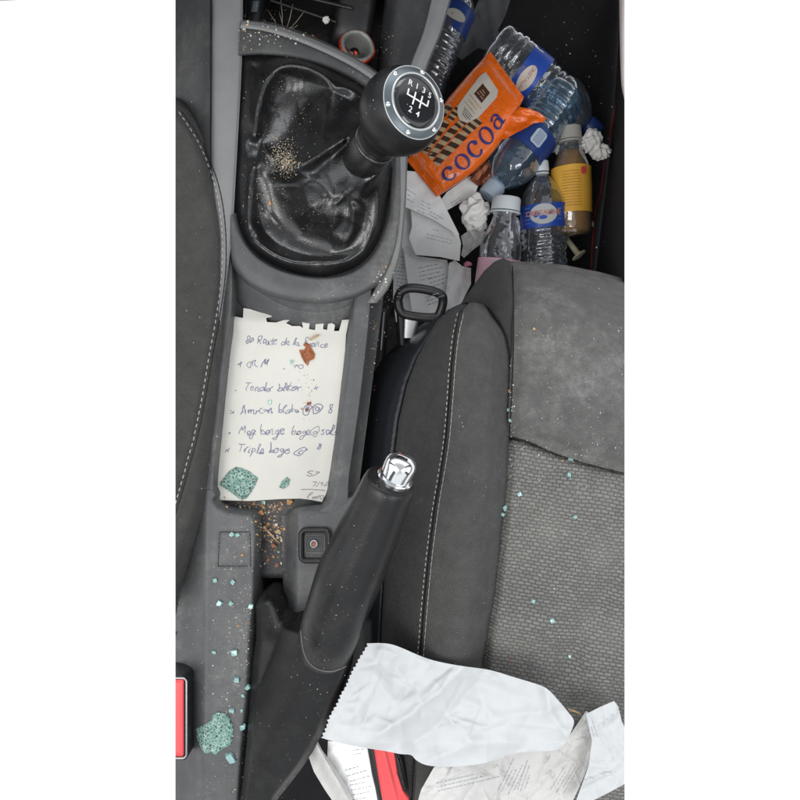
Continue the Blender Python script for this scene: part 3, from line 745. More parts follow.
def inz(x, y):
    s = dline(x, y, SM)[0]; l_ = dline(x, y, INL)[0]
    z = 4-10*(1-sm(0, 7, s))-9*(1-sm(0, 8, l_))
    for L_, a, w in dents: z += a*ga(dline(x, y, L_)[0], w)
    return z+2.5*fn(x, y, .02, 1)
V, F = patch([(508, 438)]+SM[1:]+[(650, 815), (476, 815)]+INL[::-1][1:-1], inz, 3, skirt=60); build('woven_panel', V, F, 'weave', ps)

def stitches(name, L, parent, mat, ln=3.6, gap=2.4, r=0.55, off=0.4):
    P = resample(crom(L, 6), 0.5, False); acc = 0; parts = []; i = 0
    pts = [(Vector(p)) for p in P]; cum = [0]
    for a, b in zip(pts, pts[1:]): cum.append(cum[-1]+(b-a).length)
    s = 0; j = 0
    def at(s_):
        k = 0
        import bisect
        k = min(len(cum)-2, max(0, bisect.bisect_right(cum, s_)-1))
        t = (s_-cum[k])/max(1e-6, cum[k+1]-cum[k]); return pts[k].lerp(pts[k+1], t)
    while s+ln < cum[-1]:
        A = at(s); Mi = at(s+ln/2); B = at(s+ln); Q = []
        for q, o in ((A, 0), (Mi, 1), (B, 0)):
            h, nn = hit(q.x, q.y); Q.append(h+nn*((off*o+0.1)*S))
        parts.append(tube(Q, [r*S*.8, r*S, r*S*.8], 5)); s += ln+gap
    V, F = join(*parts); return build(name, V, F, mat, parent, solid=False)
stitches('stitching', [(x-1.5, y) for x, y in DST[1:]], ds, 'thread', 4, 2.6, .65)
stitches('seam', [(x+2.2, y) for x, y in DST[1:]], ds, 'thread_dark', 6, .2, .6, 0)
stitches('stitching', [(x-3.2, y+1) for x, y in ST[1:-1]], ps, 'thread', 3.2, 2.4, .5)
stitches('stitching', [(x+3.0, y+1) for x, y in ST[1:-1]], ps, 'thread', 6, .6, .32)
pipe = [hit(x, y) for x, y in resample(crom([(x+1.2, y) for x, y in ST[1:]], 4), 3, False)]
V, F = tube([h+n_*(0.2*S) for h, n_ in pipe], 1.0*S, 6); build('piping', V, F, 'fabric_dark', ps, solid=False)
pipe = [hit(x, y) for x, y in resample(crom([(512.5, 266), (513.3, 300), (513.3, 345), (511.5, 400), (509.5, 434)], 4), 3, False)]
V, F = tube([h+n_*(0.1*S) for h, n_ in pipe], .8*S, 6); build('piping', V, F, 'thread_dark', ps, solid=False)
pipe = [hit(x, y) for x, y in resample(crom(SM, 4), 3, False)]
V, F = tube([h+n_*(0.1*S) for h, n_ in pipe], 1.0*S, 6); build('piping', V, F, 'thread_dark', ps, solid=False)

# ------------------------------------------------------------------ between console and passenger seat
rl = empty('seat_rail', W(380, 340, -110), 'grey metal seat rail in the dark gap beside the console', 'seat rail')
V, F = loft([[(374, 308, -122), (375, 308, -108), (381, 308, -106), (388, 308, -108), (389, 308, -122)], [(369, 372, -122), (370, 372, -108), (376, 372, -106), (383, 372, -108), (384, 372, -122)]], 4, 4); build('rail', V, F, 'black', rl)
V, F = loft([[(382, 312, -106), (382.5, 312, -102), (385, 312, -102), (385.5, 312, -106)], [(379, 350, -106), (379.5, 350, -102), (382, 350, -102), (382.5, 350, -106)]], 4, 4); build('rail_edge', V, F, 'steel', rl)
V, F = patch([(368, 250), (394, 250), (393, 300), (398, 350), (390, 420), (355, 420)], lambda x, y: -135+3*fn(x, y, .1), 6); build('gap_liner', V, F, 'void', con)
hd = empty('seat_release_handle', W(420, 300, -60), 'black looped pull handle on a metal strap at the front corner of the passenger seat', 'handle')
lp = crom([(398, 300, -52), (402, 291, -46), (412, 288, -44), (428, 290, -44), (440, 294, -46), (443, 300, -50), (441, 310, -54), (436, 317, -56), (420, 317, -56), (404, 314, -56), (399, 308, -54)], 5, True)
V, F = tube([W(*p) for p in lp], [4.6*K(-50)]*len(lp), 12, closed=True); build('loop', V, F, 'black', hd)
V, F = loft([[(396, 302, -62), (397, 302, -54), (402, 302, -54), (403, 302, -62)], [(397, 322, -72), (398, 322, -64), (404, 322, -64), (405, 322, -72)], [(399, 345, -80), (400, 345, -74), (405, 345, -74), (406, 345, -80)]], 4, 6); build('arm', V, F, 'black', hd)
V, F = loft([[(404, 316, -66), (405, 316, -62), (419, 317, -62), (420, 317, -66)], [(403, 338, -74), (404, 338, -70), (414, 338, -70), (415, 338, -74)]], 4, 6); build('strap', V, F, 'steel', hd)

# ------------------------------------------------------------------ papers
def sheet(name, outline, zf, mat, label, cat='receipt', step=2.6, prints=(), group=None, pmat='print', smooth=False, th=0):
    V, F = patch(outline, zf, step, jit=.15)
    o = build(name, V, F, mat, smooth=smooth, sharp=None); tag(o, label, cat, group)
    parts = []
    for (x0, y0, x1, y1, n, gap, lw) in prints:      # n lines of print starting along (x0,y0)-(x1,y1), stepping by gap across
        dx, dy = x1-x0, y1-y0; q = math.hypot(dx, dy); dx /= q; dy /= q; nx, ny = -dy, dx
        for i in range(n):
            s = 0 if random.random() < .7 else random.uniform(0, q*.3); end = q*random.uniform(.55, 1)
            while s < end:
                w = random.uniform(1.2, 4)
                c = [(x0+dx*(s+a*w)+nx*(i*gap+b*lw), y0+dy*(s+a*w)+ny*(i*gap+b*lw)) for a, b in ((0, 0), (1, 0), (1, 1), (0, 1))]
                if all(inpoly(u, v, outline) for u, v in c):
                    hs = []
                    for u, v in c:
                        h, nn = hit(u, v); hs.append(h+(CAM-h).normalized()*(0.3*S))
                    parts.append((hs, [(0, 1, 2, 3)]))
                s += w+random.uniform(.6, 1.6)
    if parts:
        V, F = join(*parts); build('print', V, F, pmat, o, smooth=False, solid=False)
    return o
G_R = 'receipts dumped in the footwell'
def rc(base, amp, lam, seed, tx=0, ty=0):
    return lambda x, y: base+crumple(x, y, amp, lam, seed)+tx*(x-430)+ty*(y-250)
sheet('receipt', [(398, 236), (404, 246), (412, 285), (419, 318), (396, 322), (392, 290), (393, 250)], rc(-285, 2, 50, 3), 'receipt', 'narrow printed receipt strip hanging beside the console edge, left of the others', prints=[(397, 256, 409, 258, 12, 3.6, .6)], group=G_R)
sheet('receipt', [(396, 204), (413, 210), (411, 240), (417, 256), (447, 260), (451, 276), (447, 300), (441, 318), (413, 318), (408, 285), (404, 252), (398, 235)], rc(-270, 2.5, 45, 5), 'receipt', 'long printed receipt running down behind the black loop handle', prints=[(418, 268, 446, 262, 4, 4, .7), (422, 281, 447, 273, 3, 4, .7), (425, 297, 441, 292, 3, 4, .7)], group=G_R)
sheet('receipt', [(449, 263), (455, 260), (462, 266), (471, 268), (471, 284), (463, 300), (456, 314), (442, 320), (444, 300), (447, 285)], rc(-262, 5, 26, 8), 'receipt', 'blank twisted white paper strip between the loop handle and the seat', 'paper', group=G_R)
sheet('receipt', [(411, 209), (430, 217), (450, 229), (459, 236), (461, 243), (459.5, 261), (440, 257), (416, 255), (413, 248), (409, 238), (412, 226)], rc(-250, 2.2, 60, 11), 'receipt', 'nearly blank folded white receipt in the middle of the footwell heap', prints=[(427, 234, 452, 240, 2, 3.4, .5), (433, 229, 440, 231, 1, 3, .5)], group=G_R)
sheet('receipt', [(437, 205), (447, 192), (470, 176), (480, 180), (475, 195), (458, 204), (446, 211)], rc(-262, 3, 40, 15), 'receipt', 'white paper sheet poking out under the lower edge of the orange packet', 'paper', prints=[(450, 203, 462, 196, 2, 3, .5)], group=G_R)
sheet('receipt', [(399, 170), (420, 172), (440, 196), (448, 212), (459, 234), (459, 239), (452, 231), (432, 219), (415, 211), (398, 204)], rc(-238, 2, 60, 19), 'receipt', 'curled printed receipt on top of the heap, just below the gear knob', prints=[(407, 189, 417, 195, 3, 4, .7), (421, 200, 433, 206, 5, 3.4, .6), (430, 211, 444, 219, 3, 3, .6)], group=G_R)
sheet('receipt', [(461, 236), (468, 231), (476, 228), (482, 229), (488, 234), (484, 242), (474, 249), (464, 258), (461, 255), (463, 246)], rc(-255, 6, 20, 23), 'receipt_thin', 'small crumpled cream receipt below the tissue ball and beside the pink-labelled bottle', group=G_R)
sheet('paper_bag', [(484, -12), (514, -12), (506, 14), (498, 30), (502, 44), (492, 52), (478, 48), (462, 60), (452, 52), (470, 20)], rc(-296, 5, 40, 25), 'hook', 'dark grey crumpled sheet at the top of the footwell, above the orange packet', 'bag')

def ball(name, c, r, seed, mat, label, cat, sq=(1, 1, .8)):
    bm = bmesh.new(); bmesh.ops.create_icosphere(bm, subdivisions=4, radius=1)
    for v in bm.verts:
        p = v.co.normalized(); h = 1
        rnd = random.Random(seed)
        for i in range(9):
            a = Vector((rnd.gauss(0, 1), rnd.gauss(0, 1), rnd.gauss(0, 1))).normalized()
            u = p.dot(a)*1.9+rnd.uniform(0, 4); h += 0.11*(abs((u % 1)-.5)*2-.5)
        h += .25*noise.noise(p*2.1+Vector((seed, 0, 0)))
        v.co = Vector((p.x*sq[0], p.y*sq[1], p.z*sq[2]))*h*r
    V = [c+v.co for v in bm.verts]; F = [tuple(v.index for v in f.verts) for f in bm.faces]; bm.free()
    return tag(build(name, V, F, mat, smooth=False), label, cat)
ball('tissue_ball', W(475, 213, -248), 15*K(-248), 4, 'tissue', 'tightly crumpled white tissue left of the milky bottle cap', 'tissue', (.85, 1.1, .8))
ball('tissue_ball', W(592, 141, -262), 11*K(-262), 9, 'tissue', 'upper lump of crumpled tissue to the right of the amber juice bottle', 'tissue', (.9, 1, .8))
ball('tissue_ball', W(600, 152, -268), 9*K(-268), 12, 'tissue', 'lower, smaller lump of crumpled tissue right of the amber juice bottle', 'tissue', (1.1, .8, .8))
ball('tissue_ball', W(556, 142, -290), 9*K(-290), 17, 'tissue', 'scrap of tissue wedged between the blue bottle and the amber juice bottle', 'tissue', (.8, 1.2, .8))
ball('tissue_ball', W(514, 232, -285), 10*K(-285), 21, 'tissue', 'white tissue wedged between the pink-labelled bottle and the clear water bottle', 'tissue', (.6, 1.7, .8))

# ------------------------------------------------------------------ bottles
def bottle(label, base, neck, z0, z1, r, mat, capmat, seed, lab=None, labmat=None, ribs=True, fill=None, shape='water', capr=.38, neckr=.3, capl=.11, squash=0):
    """base/neck in px; r px radius at mid depth"""
    A = W(base[0], base[1], z0); B = W(neck[0], neck[1], z1); ax_ = B-A; Ln = ax_.length; R = r*K((z0+z1)/2)
    t = empty('bottle', A, label, 'bottle', 'empty drink bottles in the footwell')
    prof = [(0, .55), (.01, .8), (.035, .97), (.06, 1)]
    if ribs:
        k = 0.09
        while k < 0.60:
            if lab and lab[0]-.02 < k < lab[1]+.01: k += .02; continue
            prof += [(k, 1.0), (k+.012, .93), (k+.024, 1.0)]; k += .052
    else: prof += [(.3, 1), (.5, 1)]
    if shape == 'water': prof += [(.64, 1), (.70, .97), (.77, .84), (.83, .62), (.87, .42), (.89, neckr), (1.0-capl, neckr)]
    elif shape == 'wide': prof += [(.55, 1), (.62, .96), (.70, .80), (.78, .62), (.84, .52), (.87, neckr), (1-capl, neckr)]
    prof.sort()
    V, F = lathe(A, ax_, [(a*Ln, b*R) for a, b in prof], 44, wob=(.09 if ribs else .03), seed=seed); bo = build('bottle_body', V, F, mat, t, solid=False)
    cp = [(1-capl, capr*1.0), (1-capl+.004, capr*1.04), (1-capl*.15, capr), (1-.003, capr*.93), (1, capr*.8), (1.0005, .01)]
    V, F = lathe(A, ax_, [(a*Ln, b*R) for a, b in cp], 36, caps=(True, False)); build('cap', V, F, capmat, t, sharp=40, solid=False)
    V, F = lathe(A, ax_, [(a*Ln, b*R) for a, b in ((1-capl-.022, neckr*1.02), (1-capl-.02, neckr*1.25), (1-capl-.01, neckr*1.25), (1-capl-.008, neckr*1.02))], 30); build('neck_ring', V, F, capmat, t, solid=False)
    if lab:
        V, F = lathe(A, ax_, [(a*Ln, 1.02*R) for a in (lab[0], (lab[0]+lab[1])/2, lab[1])], 48, caps=(False, False), wob=.03, seed=seed); build('label_band', V, F, labmat, t, solid=False)
    if fill:
        V, F = lathe(A, ax_, [(a*Ln, b*R*.95) for a, b in ((.01, .6), (.04, .95), (.1, 1), (.55, 1), (.63, .94), (.72, .74), (.78, .60))], 36, wob=.03, seed=seed); build('drink', V, F, fill, t, solid=False)
    return t, A, ax_, Ln, R
def wrap(A, ax_, R, t, u, rr=1.03):
    """a point on the bottle facing the camera: t metres along the axis, u metres round it"""
    d = ax_.normalized(); C = A+d*t; f = (CAM-C); f = (f-d*f.dot(d)).normalized(); s = d.cross(f)
    a = u/R; return C+(f*math.cos(a)+s*math.sin(a))*(R*rr)
def label_text(par, A, ax_, R, s, size, tc_, uc, rot, mat, rr=1.085, bold=0.0):
    tv, tf = text_mesh(s, size, bold*size); c, sn = math.cos(rot), math.sin(rot)
    build('label_writing', [wrap(A, ax_, R, tc_+(p.x*sn+p.y*c), uc+(p.x*c-p.y*sn), rr) for p in tv], tf, mat, par, smooth=False, solid=False)
def label_blob(par, A, ax_, R, tc_, uc, h, w, mat, rr=1.065, name='label_print', n=20, sq=False):
    vs = [wrap(A, ax_, R, tc_, uc, rr)]; fs = []
    for k in range(n):
        a = 2*math.pi*k/n; cx, cy = math.cos(a), math.sin(a)
        if sq:
            m_ = max(abs(cx), abs(cy)); cx /= m_; cy /= m_
        vs.append(wrap(A, ax_, R, tc_+cy*h, uc+cx*w, rr))
    for k in range(n): fs.append((0, 1+k, 1+(k+1) % n))
    build(name, vs, fs, mat, par, smooth=True, solid=False)
def fine_print(par, A, ax_, R, t0, t1, u0, u1, n, mat, rr=1.075, across=True):
    parts = []
    for i in range(n):
        f = (i+.5)/n; s = 0
        while s < .94:
            w = random.uniform(.04, .14); e = min(.98, s+w)
            if across: c = [(t0+(t1-t0)*f+dh, u0+(u1-u0)*g) for g, dh in ((s, 0), (e, 0), (e, .5*S), (s, .5*S))]
            else: c = [(t0+(t1-t0)*g, u0+(u1-u0)*f+dh) for g, dh in ((s, 0), (e, 0), (e, .5*S), (s, .5*S))]
            parts.append(([wrap(A, ax_, R, a, b, rr) for a, b in c], [(0, 1, 2, 3)])); s = e+.025
    V, F = join(*parts); build('label_writing', V, F, mat, par, smooth=False, solid=False)
# dark bottle lying by the console
t, A, X, Ln, R = bottle('dark ribbed water bottle lying along the console edge at the top left of the footwell', (424, 92), (470, -22), -300, -290, 19, 'cleardark', 'navylabel', 1, (.50, .72), 'navylabel')
label_blob(t, A, X, R, Ln*.6, 0.001, 5*K(-295), 10*K(-295), 'capgrey')
# big clear bottle, neck to the left under the packet
t, A, X, Ln, R = bottle('large clear water bottle with a blue label lying behind the orange packet', (492, 44), (598, 134), -268, -296, 25, 'clear', 'navylabel', 2, (.26, .42), 'bluelabel', neckr=.3)
label_blob(t, A, X, R, Ln*.34, .004, 7*K(-275), 13*K(-275), 'labelwhite'); label_text(t, A, X, R, 'CRISTALINE', 5*K(-275), Ln*.34, .004, 0, 'print_red')
# blue tinted bottle, cap to the lower left
t, A, X, Ln, R = bottle('blue-tinted water bottle with a navy label and pale cap, lying below the torn packet flap', (566, 92), (487, 197), -270, -262, 25, 'clearblue', 'capblue', 3, (.40, .60), 'navylabel', capr=.42)
label_blob(t, A, X, R, Ln*.5, -.006, 8*K(-265), 6*K(-265), 'capblue', sq=True); fine_print(t, A, X, R, Ln*.45, Ln*.55, -.011, -.002, 7, 'navy', across=False)
# juice
t, A, X, Ln, R = bottle('amber juice bottle with an orange-yellow label at the right of the heap', (572, 236), (570, 127), -280, -265, 19.5, 'clear', 'capgrey', 4, (.20, .62), 'yellowlabel', ribs=False, fill='juice', shape='wide', capr=.56, neckr=.5, capl=.12)
fine_print(t, A, X, R, Ln*.24, Ln*.57, -8*K(-270), 10*K(-270), 13, 'foodbrown'); label_blob(t, A, X, R, Ln*.56, 12*K(-270), 3.5*K(-270), 2.5*K(-270), 'red', 1.085, sq=True)
# clear bottle with the blue band
t, A, X, Ln, R = bottle('clear ribbed water bottle with a blue band and white oval, beside the amber bottle', (546, 292), (541, 161), -290, -262, 22.5, 'clear', 'cap', 5, (.49, .665), 'bluelabel', capr=.32, neckr=.26, capl=.08)
label_blob(t, A, X, R, Ln*.585, .0005, 9.5*K(-275), 13*K(-275), 'paper', 1.065); label_text(t, A, X, R, 'CRISTALINE', 6.2*K(-275), Ln*.592, 0, 0, 'print_red', bold=.03)
label_blob(t, A, X, R, Ln*.56, 0, 2*K(-275), 3.6*K(-275), 'bluelabel', 1.08)
fine_print(t, A, X, R, Ln*.51, Ln*.65, -.021, -.0135, 5, 'paper'); fine_print(t, A, X, R, Ln*.53, Ln*.63, .015, .021, 4, 'paper')
# pink label bottle, wide milky cap
t, A, X, Ln, R = bottle('dark see-through bottle with a wide milky cap and a pink label, tucked against the seat', (492, 318), (507, 197), -250, -225, 21, 'cleardark', 'cap', 6, (.18, .49), 'pinklabel', ribs=False, shape='wide', capr=.66, neckr=.58, capl=.11)
fine_print(t, A, X, R, Ln*.36, Ln*.46, -.010, .008, 6, 'paper'); label_text(t, A, X, R, 'T', 9*K(-240), Ln*.44, -.004, .2, 'paper', bold=.05)

# ------------------------------------------------------------------ wafer packet
pk = empty('wafer_packet', W(465, 125, -230), 'open orange packet of chocolate wafer rolls lettered cocoa, torn at its upper end', 'snack packet')
c00, c01, c10, c11 = (407, 160), (437, 196), (490, 51), (524, 97)
def PKp(u, v, off=0):
    bx = 4.5*math.sin(math.pi*u)
    x = (1-u)*((1-v)*c00[0]+v*c01[0])+u*((1-v)*c10[0]+v*c11[0])
    y = (1-u)*((1-v)*c00[1]+v*c01[1])+u*((1-v)*c10[1]+v*c11[1])
    du = (v-.5)*2; bx *= 2.9 if du > 0 else 1.0; x += du*bx*.75; y += du*bx*.66
    e = min(1, min(u, 1-u)/.22); puff = math.sqrt(max(0, 1-abs(du)**2.6))*(0.25+.75*math.sin(e*math.pi/2))
    z = -232+16*puff*sm(0, .09, min(u, 1-u)) + 6*u
    z += 1.6*crumple(x, y, 1, 30, 31, 3)*(.4+abs(u-.5))
    if u < .075 or u > .93: z += 1.1*math.sin(u*420)
    return W(x, y, z+off)
nu, nv = 120, 46
V = [PKp(i/nu, j/nv) for i in range(nu+1) for j in range(nv+1)]
n1 = len(V)
V += [Vector((p.x, p.y, 2*(-233*S)-p.z if False else min(p.z, -236*S))) for p in V]
F = []
for i in range(nu):
    for j in range(nv):
        a = i*(nv+1)+j; F.append((a, a+1, a+nv+2, a+nv+1)); F.append((n1+a, n1+a+nv+1, n1+a+nv+2, n1+a+1))
for i in range(nu):
    a = i*(nv+1); F.append((a, a+nv+1, n1+a+nv+1, n1+a)); a += nv; F.append((a, n1+a, n1+a+nv+1, a+nv+1))
for j in range(nv):
    F.append((j, n1+j, n1+j+1, j+1)); a = nu*(nv+1)+j; F.append((a, a+1, n1+a+1, n1+a))
wr = build('wrapper', V, F, 'orange', pk)
# torn flap
FL = [(496, 140), (504, 126), (514, 112), (520, 107), (530, 109), (538, 112), (546, 118), (544, 122), (534, 123), (526, 128), (514, 134), (506, 139)]
V, F = patch(FL, lambda x, y: -222+crumple(x, y, 3, 18, 41)+.15*(x-500), 2); build('torn_flap', V, F, 'orange', pk)
def decal(pts, mat, name, off, par=wr, fs=None):
    build(name, [PKp(u, v, off) for u, v in pts], fs or [tuple(range(len(pts)))], mat, par, smooth=False, solid=False)
def decal_grid(poly, mat, name, off, step=.02):
    B = resample(poly, step); pts = [Vector(p) for p in B]; nb = len(B)
    x = min(p[0] for p in B)
    while x < max(p[0] for p in B):
        y = min(p[1] for p in B)
        while y < max(p[1] for p in B):
            if inpoly(x, y, B) and dline(x, y, B, True)[0] > step*.4: pts.append(Vector((x, y)))
            y += step
        x += step
    v, e, f, *_ = delaunay_2d_cdt(pts, [(i, (i+1) % nb) for i in range(nb)], [], 1, 1e-5)
    return build(name, [PKp(p.x, p.y, off) for p in v], [tuple(q) for q in f], mat, wr, smooth=True, solid=False)
# lettering: five fat serif-like letters following the long side
def ring(cx, cy, rx, ry, tx, ty, a0=0, a1=360, n=26):
    vs = []; fs = []
    for k in range(n+1):
        a = math.radians(a0+(a1-a0)*k/n)
        vs.append((cx+rx*math.cos(a), cy+ry*math.sin(a))); vs.append((cx+(rx-tx)*math.cos(a), cy+(ry-ty)*math.sin(a)))
    for k in range(n): fs.append((2*k, 2*k+1, 2*k+3, 2*k+2))
    return vs, fs
def lettering():
    parts = []
    rx, ry = 0.058, 0.115; v0 = .80
    for i, ch in enumerate('cocoa'):
        u = .175+i*.134
        if ch == 'c':
            parts.append(ring(u, v0, rx, ry, .026, .026, 38, 322)); parts.append(ring(u+.034, v0-.055, .017, .034, .0165, .033, 0, 360, 14))
        elif ch == 'o': parts.append(ring(u, v0, rx, ry, .024, .02))
        else:
            parts.append(ring(u-.006, v0+.035, .042, .068, .02, .02)); parts.append(ring(u-.002, v0-.035, .042, .06, .02, .024, 200, 350))
            parts.append(([(u+.018, v0-.05), (u+.04, v0-.05), (u+.042, v0+.085), (u+.062, v0+.085), (u+.062, v0+.10), (u+.022, v0+.10)], [(0, 1, 2, 5), (2, 3, 4, 5)]))
    vs = []; fs = []
    for v, f in parts:
        o = len(vs); vs += v; fs += [tuple(i+o for i in q) for q in f]
    return vs, fs
vs, fs = lettering(); decal(vs, 'navy', 'lettering', 0.9, fs=fs)
# printed wafer rolls with spiral stripes
def roll(u0, v0, u1, v1, w):
    n = 26; d = Vector((u1-u0, (v1-v0)*.42)); ln = d.length; nrm = Vector((-(v1-v0)*.42, u1-u0)).normalized()
    for col, off in (('wafer', .75), ('cocoa', 1.0)):
        vs = []; fs = []
        if col == 'wafer':
            for i in range(n+1):
                t = i/n; hw = w*math.sqrt(max(.15, 1-(max(0, abs(t-.5)*2-.86)/.14)**2))
                for s in (-1, 0, 1): vs.append((u0+(u1-u0)*t+nrm.x*hw*s, v0+(v1-v0)*t+nrm.y*hw*s*2.38))
            for i in range(n):
                for k in (0, 1): a = i*3+k; fs.append((a, a+1, a+4, a+3))
        else:
            k = max(3, int(ln/.072))
            for i in range(k):
                t0 = (i+.05)/k; t1 = t0+.52/k
                o = len(vs)
                for s, sh in ((-1, 0), (0, .22/k), (1, .42/k)):
                    for t in (t0+sh, t1+sh): vs.append((u0+(u1-u0)*min(1, t)+nrm.x*w*s*.98, v0+(v1-v0)*min(1, t)+nrm.y*w*s*.98*2.38))
                fs += [(o, o+1, o+3, o+2), (o+2, o+3, o+5, o+4)]
        decal(vs, col, 'printed_wafer_roll', off, fs=fs)
for a in ((.14, .52, .46, .56, .034), (.14, .37, .44, .40, .034), (.46, .55, .62, .60, .030), (.44, .40, .58, .47, .03), (.13, .22, .42, .22, .034), (.44, .24, .56, .24, .03), (.34, .08, .52, .10, .03), (.62, .75, .74, .76, .0)):
    if a[4]: roll(*a[:4], a[4]*.82)
shield = [(.56, .20), (.83, .16), (.88, .19), (.87, .55), (.83, .60), (.62, .57), (.53, .50), (.50, .38), (.52, .27)]
decal_grid(shield, 'labelwhite', 'printed_shield', 1.3)
decal_grid([(.71, .28), (.81, .28), (.81, .48), (.71, .48)], 'brown', 'printed_square', 1.6)
vs = []; fs = []
for u, v0, v1, h in ((.755, .32, .44, .006), (.735, .30, .46, .005), (.775, .34, .42, .005)):
    o = len(vs); vs += [(u, v0), (u+h, v0), (u+h, v1), (u, v1)]; fs.append((o, o+1, o+2, o+3))
decal(vs, 'wafer', 'printed_square_writing', 1.9, fs=fs)
vs = []; fs = []
for u, v0, v1, h in ((.675, .24, .52, .012), (.645, .27, .49, .012), (.615, .25, .50, .010)):
    v = v0
    while v < v1:
        w = random.uniform(.012, .03); o = len(vs); vs += [(u, v), (u+h, v), (u+h, v+w), (u, v+w)]; fs.append((o, o+1, o+2, o+3)); v += w+.012
decal(vs, 'tan', 'printed_words', 1.7, fs=fs)
vs = []; fs = []
for u, v0, v1, h in ((.587, .30, .50, .006), (.573, .32, .50, .006), (.559, .33, .49, .006), (.545, .34, .47, .006)):
    v = v0
    while v < v1:
        w = random.uniform(.012, .03); o = len(vs); vs += [(u, v), (u+h, v), (u+h, v+w), (u, v+w)]; fs.append((o, o+1, o+2, o+3)); v += w+.01
decal(vs, 'brown', 'printed_words', 1.7, fs=fs)

# ------------------------------------------------------------------ small things in the footwell
pg = empty('plastic_tee', W(570, 245, -290), 'cream plastic peg with a flat round head, lying below the amber bottle', 'peg')
a, b = W(566, 238, -296), W(578, 254, -290)
V, F = tube([a, a.lerp(b, .5), b], [2.6*K(-290), 2.8*K(-290), 3*K(-290)], 12); build('peg_shaft', V, F, 'cream', pg)
V, F = lathe(b, (b-a), [(0, 4*K(-290)), (1.5*S, 7.5*K(-290)), (3.2*S, 7.8*K(-290)), (3.6*S, 7*K(-290)), (3.7*S, 3*K(-290))], 24); build('peg_head', V, F, 'cream', pg)
V, F = rock(W(468, 264, -240), 5*K(-240), 5); tag(build('pink_sweet', V, F, 'pink', smooth=True), 'small pink sweet beside the twisted paper strip', 'sweet')
V, F = rock(W(590, 224, -285), 4.5*K(-285), 8); tag(build('pale_pebble', V, F, 'cream', smooth=True), 'pale lump touching the lower right of the amber bottle', 'crumb')
V, F = patch([(474, 168), (490, 160), (494, 168), (490, 182), (478, 186), (470, 180)], lambda x, y: -258+crumple(x, y, 3, 18, 51), 2.4); tag(build('brown_wrapper', V, F, 'copper', smooth=False), 'dull brown scrap of wrapper between the packet and the pale cap', 'wrapper')
# door side
dr = empty('door_lower_panel', W(612, 150, -250), 'black lower door panel and sill trim at the right of the footwell', 'door')
V, F = loft([[(622, -15, -330), (628, -15, -240), (634, -15, -120), (640, -15, -20)], [(616, 80, -330), (622, 80, -240), (630, 80, -120), (640, 80, -20)], [(608, 170, -330), (614, 170, -240), (626, 170, -120), (640, 170, -20)], [(596, 270, -330), (604, 270, -250), (620, 270, -120), (640, 270, -20)], [(590, 330, -330), (600, 330, -250), (618, 330, -120), (640, 330, -20)]], 5, 6, disp=lambda x, y: 2*fn(x, y, .05)); build('door_panel', V, F, 'carpet', dr)
V, F = loft([[(619, -15, -60), (620.5, -15, -52), (625, -15, -46), (640, -15, -44)], [(620, 50, -60), (621, 50, -52), (625, 50, -46), (640, 50, -44)], [(621.5, 85, -60), (622, 85, -52), (626, 85, -46), (640, 85, -44)], [(625, 102, -60), (626, 102, -52), (630, 102, -48), (640, 102, -46)]], 4, 6); build('sill_trim', V, F, 'body', dr)
pts = crom([(622, 60), (618, 90), (613, 120), (607, 150), (603, 175), (600, 195), (596, 208), (593, 235), (591, 275)], 5)
V, F = tube([W(x, y, -312) for x, y in pts], .8*K(-312), 8); build('red_piping', V, F, 'redpipe', dr)

# ------------------------------------------------------------------ in the recess ahead of the lever
rf = empty('torn_can', W(357, 48, -30), 'torn red can end with a grey lining in the recess beside the knob', 'can')
cA = W(357, 47, -22); axc = Vector((.30, .12, .94))
V, F = lathe(cA, axc, [(t*S, r*S) for t, r in ((-26, 12), (-18, 15), (-10, 16), (-4, 18.5), (0, 19.5), (2, 19), (3, 17.5), (2.4, 16.5))], 40, caps=(False, False), wob=.10, seed=3); build('can_wall', V, F, 'foil_red', rf)
V, F = lathe(cA, axc, [(t*S, r*S) for t, r in ((2.6, 17.8), (4.2, 16.4), (3.6, 14.6), (1, 13.6), (-4, 13), (-22, 12), (-24, 0.2))], 40, caps=(False, False), wob=.06, seed=3); build('can_lining', V, F, 'foil_grey', rf)
V, F = rock(cA+Vector((-.002, -.003, -.004)), 3.5*S, 3); build('can_residue', V, F, 'foil_red', rf, smooth=False)
V, F = patch([(340, 52), (346, 46), (351, 54), (349, 62), (342, 60)], lambda x, y: -22+crumple(x, y, 4, 10, 3), 1.6); build('torn_edge', V, F, 'foil_red', rf, smooth=False)
cn = W(311, 41, -40); V, F = lathe(cn, Vector((.1, .5, .8)), [(0, 8*S), (1.2*S, 8.4*S), (2.4*S, 8*S), (2.5*S, 6.5*S), (2*S, 6.2*S), (2*S, .1*S)], 30); tag(build('copper_coin', V, F, 'copper', sharp=40), 'copper coin half hidden behind the bezel ahead of the gaiter', 'coin')
for k, (px, py, r, lb) in enumerate(((290, 34, 6, 'pale green fluff beside the dry grass'), (299, 38, 5, 'pale green fluff nearest the copper coin'))):
    ball('fluff', W(px, py, -44), r*S, 30+k, 'glass_crazed', lb, 'fluff')
gr = []
for a, l_, s0 in ((92, 34, 0), (75, 30, 3), (118, 26, -2), (50, 30, 4), (140, 24, -3), (100, 20, 1), (160, 28, -5), (30, 16, 2)):
    p0 = Vector((282+s0, 33)); q0 = Vector((p0.x+l_*math.cos(math.radians(a)), p0.y-l_*math.sin(math.radians(a))))
    gr.append(tube([W(p0.x, p0.y, -48), W((p0.x+q0.x)/2+1, (p0.y+q0.y)/2, -36), W(q0.x, q0.y, -30)], [.35*S, .3*S, .15*S], 5))
